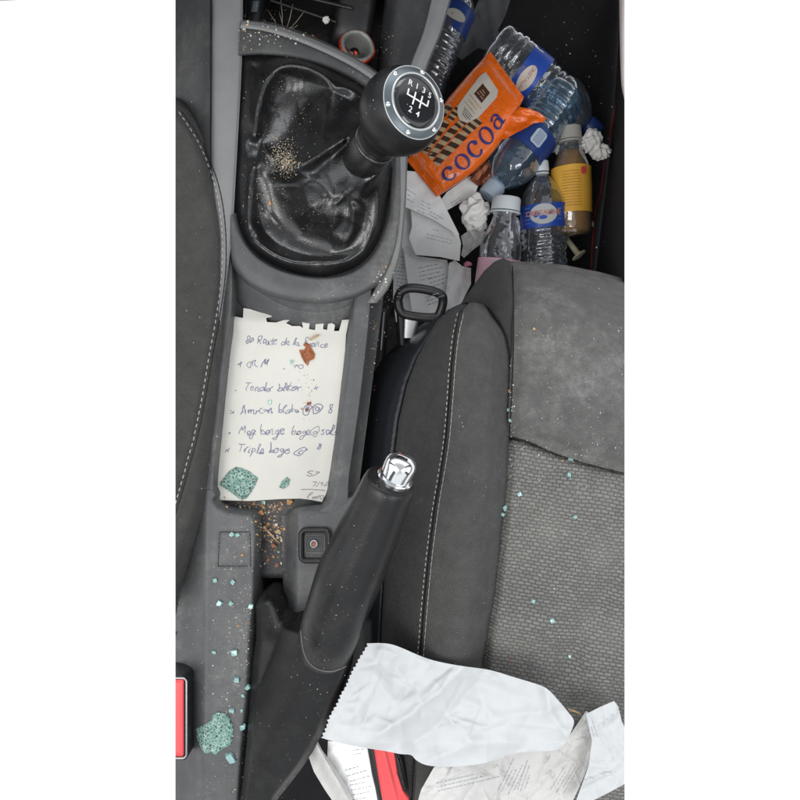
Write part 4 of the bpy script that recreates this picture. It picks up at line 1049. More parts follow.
V, F = join(*gr); tag(build('dry_grass_tuft', V, F, 'straw'), 'wispy tuft of dry grass standing in the dark recess', 'grass')
ball('gum_lump', W(326, 20, -24), 3.4*S, 6, 'pale', 'greyish lump stuck on the lip of the recess', 'lump')

# ------------------------------------------------------------------ handwritten note
NT = [(232, 316), (243, 318), (243.5, 308), (250, 309), (262, 313), (272, 314), (271.5, 317), (266, 318), (267, 322), (276, 322.5), (284, 320), (290, 320), (286, 323), (292, 326), (300, 326), (303, 328), (302, 322), (306, 320), (310, 322), (309, 329), (315, 330), (316, 321), (324, 321), (323, 329), (327, 330), (328, 324), (332, 323), (335, 325), (334, 331), (339, 331), (342, 320), (349, 319.5), (346, 335), (344.5, 360), (341, 395), (338, 430), (336, 447), (331, 475), (326, 494), (322, 502), (312, 500), (300, 498.5), (280, 499), (250, 501), (217, 500), (217, 480), (219, 440), (223, 400), (226, 360), (228, 330)]
def ntz(x, y):
    z = -21+.9*fn(x, y, .02, 3)+.35*crumple(x, y, 1.6, 60, 77, 4)
    z += 9*sm(330, 349, x+(y-320)*.10)*sm(520, 440, y)*.4
    z += 4*sm(505, 470, y)*0 + 3*ga(y-322, 8)
    return z
V, F = patch(NT, ntz, 2.2); nt = build('handwritten_note', V, F, 'note'); tag(nt, 'cream note sheet with torn spiral-hole top edge and blue handwriting, lying in the console tray', 'note')
G = {
 'a': (.75, [[(.6, .8), (.3, 1), (.05, .5), (.25, .02), (.55, .4), (.6, .9), (.6, .1), (.75, .1)]]),
 'b': (.7, [[(.1, 2), (.08, .9), (.1, .05), (.5, .1), (.6, .6), (.3, .9), (.12, .6)]]),
 'c': (.6, [[(.55, .85), (.3, 1), (.05, .5), (.25, 0), (.6, .15)]]),
 'd': (.8, [[(.6, .75), (.3, .95), (.05, .45), (.3, 0), (.6, .5), (.7, 2), (.65, .1), (.8, .1)]]),
 'e': (.6, [[(.08, .45), (.5, .6), (.4, 1), (.1, .8), (.08, .2), (.35, 0), (.62, .2)]]),
 'f': (.5, [[(.5, 1.9), (.25, 1.9), (.2, 1), (.15, -.8), (-.05, -.5), (.4, .4)], [(0, 1), (.4, 1.05)]]),
 'g': (.7, [[(.55, .85), (.25, 1), (.05, .5), (.3, .1), (.55, .8), (.5, -.7), (.2, -1.1), (.02, -.7), (.7, .1)]]),
 'h': (.7, [[(.1, 2), (.1, 0), (.15, .7), (.4, 1), (.5, .1), (.7, .1)]]),
 'i': (.35, [[(.1, .9), (.12, .05), (.35, .1)], [(.12, 1.4), (.15, 1.45)]]),
 'k': (.6, [[(.1, 2), (.1, 0)], [(.5, .95), (.12, .5), (.55, 0)]]),
 'l': (.4, [[(.1, .4), (.35, 1.8), (.15, 1.9), (.1, .1), (.4, .1)]]),
 'm': (1., [[(.05, .9), (.1, 0), (.15, .8), (.35, .9), (.4, 0), (.45, .8), (.7, .9), (.75, .05), (1, .1)]]),
 'n': (.7, [[(.05, .9), (.1, 0), (.15, .8), (.4, .95), (.48, .05), (.7, .1)]]),
 'o': (.65, [[(.35, 1), (.05, .5), (.3, 0), (.58, .5), (.35, 1), (.65, .85)]]),
 'p': (.65, [[(.1, .95), (.05, -1.1), (.1, .7), (.45, .95), (.5, .3), (.12, .1)]]),
 'r': (.5, [[(.05, .9), (.1, 0), (.12, .6), (.35, .95), (.5, .8)]]),
 's': (.5, [[(.45, .9), (.15, .95), (.15, .6), (.4, .35), (.3, 0), (.0, .05)]]),
 't': (.5, [[(.2, 1.7), (.18, .1), (.5, .1)], [(-.05, 1), (.45, 1.05)]]),
 'u': (.7, [[(.08, .95), (.1, .1), (.35, .05), (.5, .9), (.52, .1), (.7, .1)]]),
 'A': (1., [[(.0, 0), (.3, 1.9), (.45, 1.8), (.7, 0)], [(.1, .7), (.65, .8)]]),
 'T': (.85, [[(-.05, 1.8), (.75, 1.9)], [(.35, 1.8), (.3, 0)]]),
 'M': (1.1, [[(.0, 0), (.25, 1.8), (.45, .6), (.75, 1.8), (.8, .1)]]),
 'R': (.8, [[(.1, 0), (.12, 1.8), (.55, 1.7), (.5, 1), (.15, .9), (.7, 0)]]),
 'F': (.7, [[(.1, 0), (.12, 1.8), (.6, 1.8)], [(.1, 1), (.5, 1)]]),
 'P': (.8, [[(.1, 0), (.3, 1.8), (.8, 1.9), (.9, 0)], [(.05, 1.5), (1, 1.9)]]),
 '8': (.65, [[(.5, 1.7), (.2, 1.8), (.15, 1.2), (.5, .6), (.35, 0), (.05, .4), (.45, 1.2), (.5, 1.7)]]),
 '0': (.65, [[(.3, 1.2), (.05, .6), (.3, 0), (.55, .6), (.3, 1.2)]]),
 '1': (.45, [[(.0, .9), (.25, 1.3), (.2, 0)]]), '7': (.6, [[(.0, 1.4), (.5, 1.4), (.2, 0)]]), '5': (.6, [[(.5, 1.4), (.1, 1.4), (.08, .8), (.45, .7), (.4, .1), (.0, .1)]]),
 '+': (.8, [[(.3, 1.5), (.3, .2)], [(0, .85), (.6, .9)]]), 'x': (.9, [[(.0, .9), (.5, .1)], [(.5, .9), (.0, .1)]]),
 '-': (.6, [[(.0, .5), (.25, .5)]]), '.': (.4, [[(.05, .1), (.15, 0)]]), '*': (.9, [[(.1, .45), (.3, .45), (.2, .3), (.12, .5)]]), '!': (.4, [[(.2, 1.8), (.12, .5)], [(.1, .1), (.12, 0)]]),
 '@': (1.5, [[(.7, .9), (.4, .9), (.35, .3), (.7, .2), (.8, 1), (.9, .2)], [(1.2, .8), (.7, -.4), (.1, .0), (.05, 1.1), (.7, 1.7), (1.2, 1.2), (1.2, .6)]]),
 '©': (1.8, [[(.95, .95), (.6, .9), (.55, .3), (.9, .2)], [(1.4, .9), (.8, -.4), (.1, .0), (.1, 1.0), (.8, 1.6), (1.45, 1.2), (1.4, .7)]]),
 '/': (.5, [[(.0, -.2), (.4, 1.6)]]), ' ': (.6, [])}
def write(lines, name, mat):
    parts = []; rnd = random.Random(3)
    for s, x0, y0, x1, y1, h in lines:
        tot = sum(G[c][0] for c in s); L_ = math.hypot(x1-x0, y1-y0); ux, uy = (x1-x0)/L_, (y1-y0)/L_
        k = L_/tot; x = 0
        for c in s:
            adv, st = G[c]; jy = rnd.uniform(-.12, .12); js = rnd.uniform(.88, 1.15)
            for pl in [[(p_[0]+rnd.uniform(-.07, .07), p_[1]*.9+rnd.uniform(-.13, .13)) for p_ in q_] for q_ in st]:
                q = crom([(p[0], p[1]) for p in pl], 4) if len(pl) > 2 else resample(pl, .4, False)
                pts = []
                for a, b in q:
                    a2 = (x+a+b*.16+.26*noise.noise(Vector((x*1.9, b*1.3, y0))))*k; b2 = (b*js+jy+.50*noise.noise(Vector((x*1.3+a, b*.9, y0+5))))*h
                    px, py = x0+ux*a2+uy*b2, y0+uy*a2-ux*b2
                    pts.append(W(px, py, ntz(px, py)+.35))
                if len(pts) > 1: parts.append(tube(pts, [.36*S*rnd.uniform(.6, 1.15)]*len(pts), 4, flat=.5))
            x += adv
    V, F = join(*parts); return build(name, V, F, mat, nt, solid=False)
write([('80 Route de la France', 245, 343, 327, 347, 4.3), ('- + on M', 228, 369, 270, 366, 5), ('. 10', 283, 369, 303, 368, 3.4), ('* Tender bliker', 233, 391, 300, 391, 4.6), ('+', 313, 391, 320, 389, 4),
       ('x Amrcan blake @@', 230, 414, 324, 412, 4.4), ('8', 328, 413, 333, 412, 5.4), ('* Meg benge. boge@sal!', 227, 434, 336, 435, 4.8), ('x Triple boge ©', 225, 452, 308, 454, 4.8), ('8', 317, 449, 321, 449, 4.4)], 'blue_handwriting', 'ink')
write([('57', 306, 475, 317, 477, 3.8), ('7/10', 311, 486, 328, 487, 3.6), ('Fe10', 307, 498, 324, 499, 2.8), ('----------', 302, 490.5, 338, 491, .01)][:3], 'pencil_figures', 'ink_pale')
V, F = tube([W(x, y, ntz(x, y)+.3) for x, y in ((301, 489.5), (310, 489.2), (320, 490), (325, 490.4))], .3*S, 4); build('pencil_line', V, F, 'ink_pale', nt, solid=False)

# dried food and crumbs on the note
SC = [(299, 350), (304, 350), (306, 347), (303, 345), (306, 342), (310, 345), (312, 349), (315, 354), (314, 359), (309, 361), (308, 366), (305, 363), (302, 358)]
V, F = patch(SC, lambda x, y: ntz(x, y)+1.2+3*sm(0, 3.5, dline(x, y, SC, True)[0])+1.4*fn(x, y, .35), 1.2); tag(build('food_scrap', V, F, 'foodbrown'), 'shiny brown dried food scrap on the upper right of the note', 'food scrap')
V, F = tube([W(310, 340, -17), W(314, 337.5, -16.5), W(319, 335, -16.5)], [.9*S, 1.2*S, .8*S], 6); tag(build('tan_splinter', V, F, 'tan'), 'short tan splinter just above the brown food scrap', 'splinter')
def scatter(name, spots, mats, label, cat, seed, squash=.7):
    """spots: (px,py,radius px)"""
    by = {}
    for i, (x, y, r) in enumerate(spots):
        h, nn = hit(x, y); k = K(h.z/S)
        by.setdefault(mats[i % len(mats)], []).append(rock(h+nn*(r*k*.25), r*k, seed*1000+i, squash))
    out = []
    for j, (m_, L_) in enumerate(by.items()):
        V, F = join(*L_); o = build(name, V, F, m_, smooth=False, solid=False)
        tag(o, label[j % len(label)], cat, kind='stuff'); out.append(o)
    return out
rnd = random.Random(5)
def cloud(n, cx, cy, sx, sy, r0, r1, poly=None):
    L_ = []
    while len(L_) < n:
        x, y = rnd.gauss(cx, sx), rnd.gauss(cy, sy)
        if poly and not inpoly(x, y, poly): continue
        L_.append((x, y, r0+(r1-r0)*rnd.random()**2.5))
    return L_
# one by one: the crumbs one can point at
for (x, y, r, m_, lb) in ((289, 501, 4.4, 'orangecrumb', 'big orange crumb at the bottom edge of the note'), (261, 513, 3.6, 'orangecrumb', 'pale orange crumb in the slot below the note'), (264, 507, 2.6, 'tan', 'tan crumb just under the note edge'),
                        (269, 524, 2.6, 'orangecrumb', 'round orange crumb halfway down the slot'), (278, 531, 3, 'tan', 'tan crumb at the right side of the slot'), (274, 547, 4.6, 'rust', 'reddish stone-like crumb beside the splinter tip'),
                        (268, 560, 2.6, 'rust', 'brown crumb near the bottom of the slot'), (276, 565, 3, 'rust', 'dark red crumb at the bottom right of the slot'), (270, 202, 2.8, 'orangecrumb', 'orange crumb on the gaiter'), (300, 362, 0, '', ''),
                        (242, 555, 1.6, 'orangecrumb', 'tiny orange crumb on the square blanking plate'), (238, 626, 1.8, 'orangecrumb', 'orange crumb on the console shoulder'), (289, 372, 0, '', ''), (225, 497, 1.4, 'tan', 'tan crumb on the lower left corner of the note'),
                        (297, 434.5, 1.4, 'foodbrown', 'brown crumb among the handwriting'), (287, 400, 0, '', ''), (534, 329, 2, 'tan', 'tan crumb on the front of the passenger seat'), (510, 391, 2, 'orangecrumb', 'orange crumb in the passenger seat seam'), (563, 461, 1.8, 'orangecrumb', 'orange crumb on the passenger seat cross seam'),
                        (511, 661, 1.6, 'rust', 'red-brown crumb on the woven seat panel'), (309, 403, 2.6, 'foodbrown', 'brown crumb blob above the circled letters on the note'), (307, 410, 2, 'foodbrown', 'dark brown crumb on the circled letters of the note')):
    if not r: continue
    h, nn = hit(x, y); k = K(h.z/S)
    V, F = rock(h+nn*(r*k*.3), r*k, int(x*7+y)); tag(build('crumb', V, F, m_, smooth=False, solid=False), lb, 'crumb', 'crumbs one can point at')
h1, _ = hit(264, 526); h2, _ = hit(279, 541)
V, F = tube([h1+Vector((0, 0, 3*S)), (h1+h2)/2+Vector((0, 0, 4*S)), h2+Vector((0, 0, 5*S))], [1.3*S, 1.2*S, .7*S], 7); tag(build('wood_splinter', V, F, 'wood'), 'pinkish wooden splinter leaning across the slot', 'splinter')
tr = cloud(20, 306, 388, 5, 14, .3, 1.1)+cloud(10, 303, 376, 6, 4, .3, .8)+cloud(14, 309, 402, 2, 6, .5, 1.7)
scatter('food_crumbs', tr, ['tan', 'foodbrown', 'orangecrumb'], ['trail of tiny tan crumbs down the right of the note', 'trail of tiny brown crumbs down the right of the note', 'tiny orange crumbs down the right of the note'], 'crumbs', 2)
slot = [(252, 503), (286, 502), (284, 572), (260, 572)]
scatter('slot_crumbs', cloud(260, 270, 520, 12, 26, .4, 2.0, slot)+cloud(120, 262, 505, 18, 2.5, .3, 1.6, [(225, 500), (330, 500), (315, 510), (225, 512)]), ['tan', 'rust', 'pale', 'orangecrumb'], ['tan crumbs and grit filling the slot below the note', 'reddish crumbs filling the slot below the note', 'pale grit in the slot below the note', 'orange crumbs in the slot below the note'], 'crumbs', 3)
scatter('gaiter_crumbs', cloud(620, 283, 157, 8, 10, .2, .75, Gs)+cloud(260, 287, 163, 5, 4, .2, .8, Gs)+cloud(180, 290, 110, 13, 24, .2, .6, Gs)+cloud(150, 268, 195, 8, 16, .2, .8, Gs)+cloud(50, 288, 225, 16, 10, .2, .6, Gs)+cloud(60, 325, 215, 14, 14, .2, .6, Gs), ['dusty', 'tan', 'pale'], ['tan crumbs and dust caught in the folds of the gaiter', 'pale crumbs caught in the folds of the gaiter'], 'crumbs', 4)
sho = [(180, 505), (256, 515), (242, 800), (180, 800)]
scatter('shoulder_grit', cloud(380, 246, 600, 12, 60, .2, .8, sho)+cloud(150, 238, 720, 14, 50, .2, .9, sho)+cloud(90, 222, 560, 20, 40, .2, .7, sho)+cloud(90, 205, 680, 18, 80, .2, .6, sho), ['pale', 'tan', 'pale', 'pale', 'orangecrumb'], ['pale grit sprinkled over the console shoulder', 'tan grit sprinkled over the console shoulder', 'orange specks sprinkled over the console shoulder'], 'grit', 5)
se = [(515, 275), (622, 290), (622, 690), (560, 690), (490, 660), (500, 560), (511, 440)]
scatter('seat_specks', cloud(380, 560, 400, 40, 120, .15, .75, se)+cloud(60, 512, 420, 2, 40, .3, 1.2)+cloud(70, 480, 520, 16, 90, .2, .6)+cloud(70, 515, 300, 20, 30, .2, .6, se)+cloud(60, 560, 450, 30, 8, .3, 1.0, se), ['pale'], ['white specks sprinkled over the passenger seat'], 'specks', 6)
scatter('gap_debris', cloud(120, 384, 290, 6, 22, .3, 1.5)+cloud(60, 374, 345, 2, 25, .3, 1.2), ['tan', 'rust', 'pale'], ['tan debris in the dark gap beside the seat rail', 'reddish debris in the dark gap beside the seat rail', 'pale debris in the dark gap beside the seat rail'], 'debris', 7)
scatter('sleeve_specks', cloud(50, 315, 690, 22, 30, .15, .55, SLV)+cloud(40, 300, 740, 18, 40, .15, .5, SLV)+cloud(40, 345, 580, 14, 40, .2, .5)+cloud(40, 200, 300, 14, 110, .2, .7)+cloud(60, 370, 95, 40, 20, .2, .6), ['pale'], ['pale specks on the handbrake and driver seat'], 'specks', 8)
scatter('footwell_specks', cloud(60, 590, 60, 22, 60, .3, 1.0)+cloud(30, 560, 240, 20, 12, .4, 1.2), ['pale'], ['pale specks on the footwell carpet and door'], 'specks', 9)
scatter('recess_specks', cloud(50, 270, 26, 16, 10, .3, 1.0)+cloud(30, 385, 50, 8, 16, .3, 1.0)+cloud(60, 275, 36, 18, 5, .3, 1.4)+cloud(30, 247, 30, 3, 14, .5, 1.8)+cloud(50, 244, 160, 2, 70, .2, .7), ['pale', 'tan'], ['pale fluff and grit in the recess ahead of the lever', 'tan fluff and grit along the recess and strip'], 'grit', 10)

# ------------------------------------------------------------------ broken glass
GG = 'cubes of broken window glass'
chips = [(232, 534, 4.2, 'glass cube on the top edge of the square blanking plate'), (238, 535, 3.6, 'glass cube stuck to the right of another on the square blanking plate'), (215, 580, 3.8, 'glass cube left of its twin, below the square blanking plate'), (233, 582, 4, 'glass cube right of its twin, below the square blanking plate'),
         (220, 603, 5, 'largest of the glass cubes in the row level with the slot pit'), (231, 603, 4, 'slanted glass cube in the middle of the row level with the slot pit'), (251, 606, 4.2, 'glass cube at the shoulder edge beside the handbrake sleeve top'),
         (235, 652, 5.6, 'oblong glass cube midway down the console shoulder'), (214, 652, 2.8, 'tiny glass sliver left of the oblong cube'), (237, 679, 5.2, 'clear glass cube above the smaller edge cube'), (247, 687, 4.2, 'glass cube at the shoulder edge, lower right of a clear cube'), (243, 695, 3, 'small dull glass cube under the edge cube'),
         (232, 710, 4.6, 'glass cube just above the big crazed piece'), (242, 710, 2.8, 'tiny glass cube near the shoulder edge above the crazed piece'), (242, 727, 5, 'dark green glass cube at the shoulder edge right of the crazed piece'), (231, 757, 6.6, 'long glass cube below the big crazed piece'),
         (504, 508, 5, 'glass cube in the seam beside the bolster'), (502, 514, 3.6, 'smaller glass cube under another in the seam beside the bolster'), (519, 494, 4.2, 'round glass cube near the top left of the woven panel'), (570, 459, 5, 'biggest glass cube on the passenger seat, on the cross seam'), (569, 475, 4, 'glass cube just below the cross seam'),
         (575, 517, 3.2, 'pale glass cube alone in the upper middle of the woven panel'), (533, 601, 3.8, 'left glass cube of the two low on the woven panel'), (552, 620, 4.4, 'right glass cube of the two low on the woven panel'), (569, 656, 2.8, 'small pale glass chip low on the woven panel'),
         (292, 362, 3, 'green glass chip right of the second line of the note'), (270, 402, 3.2, 'green glass chip above the middle line of handwriting'), (264, 502, 3.8, 'glass cube on the crumbs just under the note'), (509, 410, 3, 'glass chip in the seam at the left of the front cushion'), (510, 420, 2.6, 'tiny glass chip lowest in the seam of the front cushion')]
for i, (x, y, s, lb) in enumerate(chips):
    h, nn = hit(x, y); k = K(h.z/S)
    ob = 1.5 if 'long' in lb and 'ob' not in lb[:3] else 1
    V, F = chunk(h+nn*(s*k*.25), s*k*1.15, s*k*(1.15*ob), s*k*.9, i+3)
    tag(build('glass_cube', V, F, 'glass', smooth=False, solid=False), lb, 'glass fragment', GG)
def crazed(outline, label, seed, th=1.6):
    x0 = min(p[0] for p in outline)
    zs = {}
    def zf(x, y):
        h, nn = hit(x, y); z = h.z/S
        de = dline(x, y, outline, True)[0]
        return z+th*sm(-.5, 1.0, de)+.9*random.random()
    V, F = patch(outline, zf, 2.3, skirt=1.5, jit=.38, seed=seed)
    tag(build('crazed_glass', V, F, 'glass_crazed', smooth=False, solid=False), label, 'glass fragment')
crazed([(219, 484), (223, 479), (229, 471), (236, 467), (241, 468), (250, 472), (258, 478), (255, 486), (250, 494), (246, 499), (240, 499), (233, 494), (226, 489)], 'diamond-shaped piece of crazed green glass on the lower left of the note', 1)
crazed([(279, 487), (282, 481), (287, 477), (290, 480), (288, 486), (283, 489)], 'small green glass piece between the diamond-shaped piece and the pencil figures on the note', 2, 1.6)
crazed([(196, 728), (206, 724), (212, 719), (213, 715), (218, 712), (226, 714), (230, 718), (233, 726), (233, 736), (231, 745), (224, 748), (216, 755), (211, 753), (205, 754), (200, 746), (197, 738)], 'big ragged cluster of crazed green glass low on the console shoulder', 3, 2.2)

# ------------------------------------------------------------------ seat belt buckles
b1 = empty('seatbelt_buckle', W(180, 718, -5), 'red-faced seat belt buckle of the driver seat, cut off at the left edge', 'seat belt buckle')
V, F = patch(rrect(170, 718, 36, 84, 5), lambda x, y: 9-5*(1-sm(0, 4, dline(x, y, rrect(170, 718, 36, 84, 5), True)[0])), 2.4, skirt=70); build('housing', V, F, 'black', b1)
V, F = tube([W(x, y, 10) for x, y in rrect(170, 718, 33, 80, 4)], 1.1*S, 8, closed=True); build('rim', V, F, 'steel', b1)
V, F = patch(rrect(169, 718, 29, 77, 2), lambda x, y: 12-2*(1-sm(0, 3, dline(x, y, rrect(169, 718, 29, 77, 2), True)[0])), 2.4, skirt=6); build('release_button', V, F, 'red', b1)
b2 = empty('seatbelt_buckle', W(390, 775, 20), 'red-faced seat belt buckle poking out from under the white papers', 'seat belt buckle')
H2 = [(366, 740), (396, 742), (404, 760), (416, 815), (382, 815), (372, 775)]
V, F = patch(H2, lambda x, y: 22-3*(1-sm(0, 3, dline(x, y, H2, True)[0])), 2.6, skirt=70); build('housing', V, F, 'black', b2)
B2 = [(373, 744), (393, 745), (396, 758), (398, 775), (403, 790), (409, 797), (411, 815), (385, 815), (378, 775)]
V, F = patch(B2, lambda x, y: 25-2*(1-sm(0, 2.5, dline(x, y, B2, True)[0]))-3*ga(x-388-(y-750)*.25, 2.5), 2, skirt=5); build('release_button', V, F, 'red', b2)
T2 = [(395, 752), (400, 762), (407, 793), (403, 788), (398, 775)]
V, F = patch(T2, lambda x, y: 26, 3, skirt=4); build('latch_slot', V, F, 'void', b2)

# ------------------------------------------------------------------ papers over the handbrake base and seat
P4 = [(328, 741), (345, 742), (367, 744), (372, 770), (380, 815), (350, 815), (340, 785), (327, 762)]
sheet('receipt', P4, lambda x, y: 12+crumple(x, y, 2, 40, 61)-.2*(360-x), 'receipt', 'printed receipt standing left of the red buckle at the bottom', step=2.4, prints=[(345, 770, 366, 764, 3, 6, .8), (350, 785, 370, 781, 4, 5, .7), (353, 750, 362, 749, 2, 4, .7)])
P5 = [(307, 752), (312, 741), (317, 740), (322, 750), (333, 765), (346, 785), (360, 815), (342, 815), (325, 790), (314, 772)]
sheet('paper', P5, lambda x, y: 8+12*ga(dline(x, y, [(314, 742), (326, 762), (350, 805)])[0], 6)+crumple(x, y, 1.5, 24, 63), 'receipt_thin', 'curled grey paper edge beside the handbrake base', 'paper', step=2)
ser = []
L_ = [(322, 738), (331, 714), (344, 690), (354, 668), (368, 644)]
cc = resample(L_, 2.3, False)
for i, (x, y) in enumerate(cc):
    q = random.uniform(.3, 1.1)+1.2*fn(x, y, .08)**2; ser.append((x+(q if i % 2 else -q)+1.6*fn(x, y, .07), y+(.5*q if i % 2 else -.5*q)))
P1b = [(378, 643), (390, 644), (402, 648), (418, 655), (432, 660), (450, 664), (469, 667), (490, 670), (510, 676), (530, 682), (546, 688), (558, 700), (568, 712), (574, 721), (571, 732), (566, 742), (560, 749), (545, 751), (522, 752), (505, 756), (495, 760), (480, 764), (462, 766), (444, 767), (426, 765), (416, 760), (411, 755), (400, 754), (385, 751), (365, 748), (345, 744), (324, 739)]
P1 = ser+crom(P1b, 3)[:-1]
fold = [([(378, 735), (410, 715), (440, 690), (462, 668)], 7, 7), ([(415, 742), (450, 715), (485, 672)], -5, 6), ([(545, 690), (552, 715), (566, 735)], 6, 6), ([(395, 665), (410, 690)], -5, 7), ([(470, 735), (510, 715), (545, 712)], 4, 9), ([(500, 690), (530, 700)], -3, 7), ([(430, 760), (470, 745), (520, 742)], 5, 8), ([(350, 720), (372, 690)], 4, 8), ([(380, 650), (376, 680), (392, 700)], 3, 5)]
def creases(seed, n, x0, y0, x1, y1, a=1.2, w=3.0):
    q = random.Random(seed); out = []
    for i in range(n):
        cx, cy = q.uniform(x0, x1), q.uniform(y0, y1); an = q.gauss(2.3, .8); l_ = q.uniform(8, 34)
        out.append((cx-l_*math.cos(an), cy-l_*math.sin(an), cx+l_*math.cos(an), cy+l_*math.sin(an), q.choice((-1, 1))*q.uniform(.4, 1)*a, w*q.uniform(.5, 1.4)))
    def f(x, y):
        z = 0
        for ax_, ay, bx, by, a_, w_ in out:
            dx, dy = bx-ax_, by-ay; t = max(0, min(1, ((x-ax_)*dx+(y-ay)*dy)/(dx*dx+dy*dy)))
            d_ = math.hypot(x-ax_-t*dx, y-ay-t*dy)
            if d_ < 5*w_: z += a_*math.exp(-d_/w_)*math.sin(math.pi*(.1+.8*t))
        return z
    return f
cr1 = creases(5, 70, 335, 648, 570, 762, 2.8, 3.0); cr2 = creases(8, 60, 425, 715, 595, 812, 2.8, 2.4); cr3 = creases(11, 26, 575, 700, 640, 812, 2.6, 2.6)
def p1z(x, y):
    z = 52-.06*(x-330)+crumple(x, y, 4.0, 105, 71, 3)+.5*crumple(x, y, 1.4, 30, 75, 4)+cr1(x, y)
    for l_, a, w in fold:
        q = dline(x, y, l_)[0]; z += a*math.exp(-(math.sqrt(q*q+5)-2)/w)
    z += 5*math.exp(-dline(x, y, P1, True)[0]/7)*fn(x, y, .04, 12)
    return z
P2 = [(414, 815), (421, 790), (434, 767), (462, 758), (500, 748), (540, 742), (566, 740), (572, 732), (586, 711), (595, 716), (594, 740), (589, 765), (578, 790), (566, 815)]
def p2z(x, y): return 47-30*sm(440, 520, x)+.7*crumple(x, y, 2.6, 36, 81, 6)+cr2(x, y)
sheet('receipt', P2, p2z, 'receipt_thin', 'thin wrinkled grey receipt with faded print along the bottom edge', step=2.0, prints=[(436, 783, 500, 768, 3, 4, .7), (498, 790, 514, 757, 5, 3.6, .7), (517, 790, 528, 758, 3, 3.4, .7), (550, 790, 570, 757, 5, 3.2, .6), (583, 745, 591, 722, 2, 3, .7)])
P3 = [(586, 714), (600, 707), (614, 701), (618, 706), (622, 722), (632, 740), (640, 770), (632, 780), (610, 792), (590, 802), (572, 812), (580, 790), (589, 765), (592, 740)]
sheet('receipt', P3, lambda x, y: 34+.6*crumple(x, y, 2.2, 34, 91, 6)+cr3(x, y), 'paper', 'small white receipt with its corner turned up at the lower right, on the woven seat', step=2.2, prints=[(585, 722, 592, 742, 2, 3, .6), (592, 718, 600, 745, 2, 3, .6)])
V, F = patch(P1, p1z, 1.7, jit=.1); o = build('paper_sheet', V, F, 'paper', smooth=True); tag(o, 'large crumpled blank white paper with a serrated left edge, lying over the bolster', 'paper')
h, nn = hit(572, 712); h2, n2 = hit(580, 716)
V, F = tube([W(568, 709, 12), W(574, 711, 13), W(581, 714, 12)], [.8*S, 1.1*S, .7*S], 6); tag(build('wood_stick', V, F, 'tan'), 'short stick poking out at the upper right corner of the large white paper', 'stick')

# unseen dashboard ahead of the view, added to shade the front of the footwell
def U(x, y, z): return Vector((x*S, y*S, z*S))
prof = crom([(900, -170), (640, -165), (505, -150), (485, -130), (455, -60), (430, 10), (420, 70), (425, 110), (450, 140), (560, 165), (900, 175)], 4)
V = []; F = []
xs = [-600+1000*i/24 for i in range(25)]
for x in xs:
    for y, z in prof: V.append(U(x, y+10*math.sin(x*.006)**2, z))
m_ = len(prof)
for i in range(24):
    for j in range(m_-1): a = i*m_+j; F.append((a, a+1, a+m_+1, a+m_))
F.append(tuple(range(m_))); F.append(tuple(range(24*m_, 25*m_)))
tag(build('dashboard', V, F, 'plastic_dark', solid=False, sharp=50), 'unseen dark dashboard overhanging and shading the front of the footwell', 'dashboard')

# ------------------------------------------------------------------ model only what the photo could see: trim beyond its sides
bpy.context.view_layer.update()
def side_plane(px):
    a = W(px, 0, 0); b = W(px, 800, 0); n_ = (a-CAM).cross(b-CAM).normalized()
    if n_.x*(1 if px > 400 else -1) < 0: n_ = -n_
    return n_
for ob in list(sc.objects):
    if ob.type != 'MESH' or ob.get('category') == 'dashboard': continue
    mw = ob.matrix_world
    for px in (175.4, 624.6):
        n_ = side_plane(px)
        ds_ = [(mw @ v.co-CAM).dot(n_) for v in ob.data.vertices]
        if not ds_ or max(ds_) <= 0: continue
        bm = bmesh.new(); bm.from_mesh(ob.data)
        r = bmesh.ops.bisect_plane(bm, geom=bm.verts[:]+bm.edges[:]+bm.faces[:], plane_co=mw.inverted() @ CAM, plane_no=n_, clear_outer=True, dist=1e-7)
        bm.to_mesh(ob.data); bm.free()
for ob in list(sc.objects):
    if ob.type == 'MESH' and len(ob.data.polygons) == 0: bpy.data.objects.remove(ob)

# ------------------------------------------------------------------ camera
cam = bpy.data.cameras.new('camera'); co = bpy.data.objects.new('camera', cam); COL.objects.link(co)
co.location = CAM; co.rotation_euler = (0, 0, 0)
cam.sensor_fit = 'HORIZONTAL'; cam.sensor_width = 36; cam.lens = 36*D/800
cam.clip_start = .01; cam.clip_end = 100
cam.dof.use_dof = False
sc.camera = co

# ------------------------------------------------------------------ light: bright overcast daylight round the car, roof overhead
w = bpy.data.worlds.new('World'); sc.world = w; w.use_nodes = True
n = w.node_tree.nodes; l = w.node_tree.links
bg = n['Background']; tc = n.new('ShaderNodeTexCoord'); sx = n.new('ShaderNodeSeparateXYZ'); l.new(tc.outputs['Generated'], sx.inputs[0])
mr = n.new('ShaderNodeMapRange'); mr.inputs[1].default_value = -1; mr.inputs[2].default_value = 1; l.new(sx.outputs['Z'], mr.inputs[0])
cr = n.new('ShaderNodeValToRGB'); l.new(mr.outputs[0], cr.inputs[0])
e = cr.color_ramp.elements
e[0].position = 0.0; e[0].color = (1, 1, 1, 1); e[1].position = 1; e[1].color = (.50, .51, .53, 1)
for p_, c_ in ((.42, (1, 1, 1, 1)), (.50, (.2, .2, .21, 1)), (.57, (.3, .31, .33, 1)), (.62, (1.05, 1.09, 1.13, 1)), (.80, (1.1, 1.13, 1.16, 1)), (.88, (.6, .62, .65, 1))):
    q = e.new(p_); q.color = c_
at = n.new('ShaderNodeMath'); at.operation = 'ARCTAN2'; l.new(sx.outputs['Y'], at.inputs[0]); l.new(sx.outputs['X'], at.inputs[1])
am = n.new('ShaderNodeMapRange'); am.inputs[1].default_value = -math.pi; am.inputs[2].default_value = math.pi; l.new(at.outputs[0], am.inputs[0])
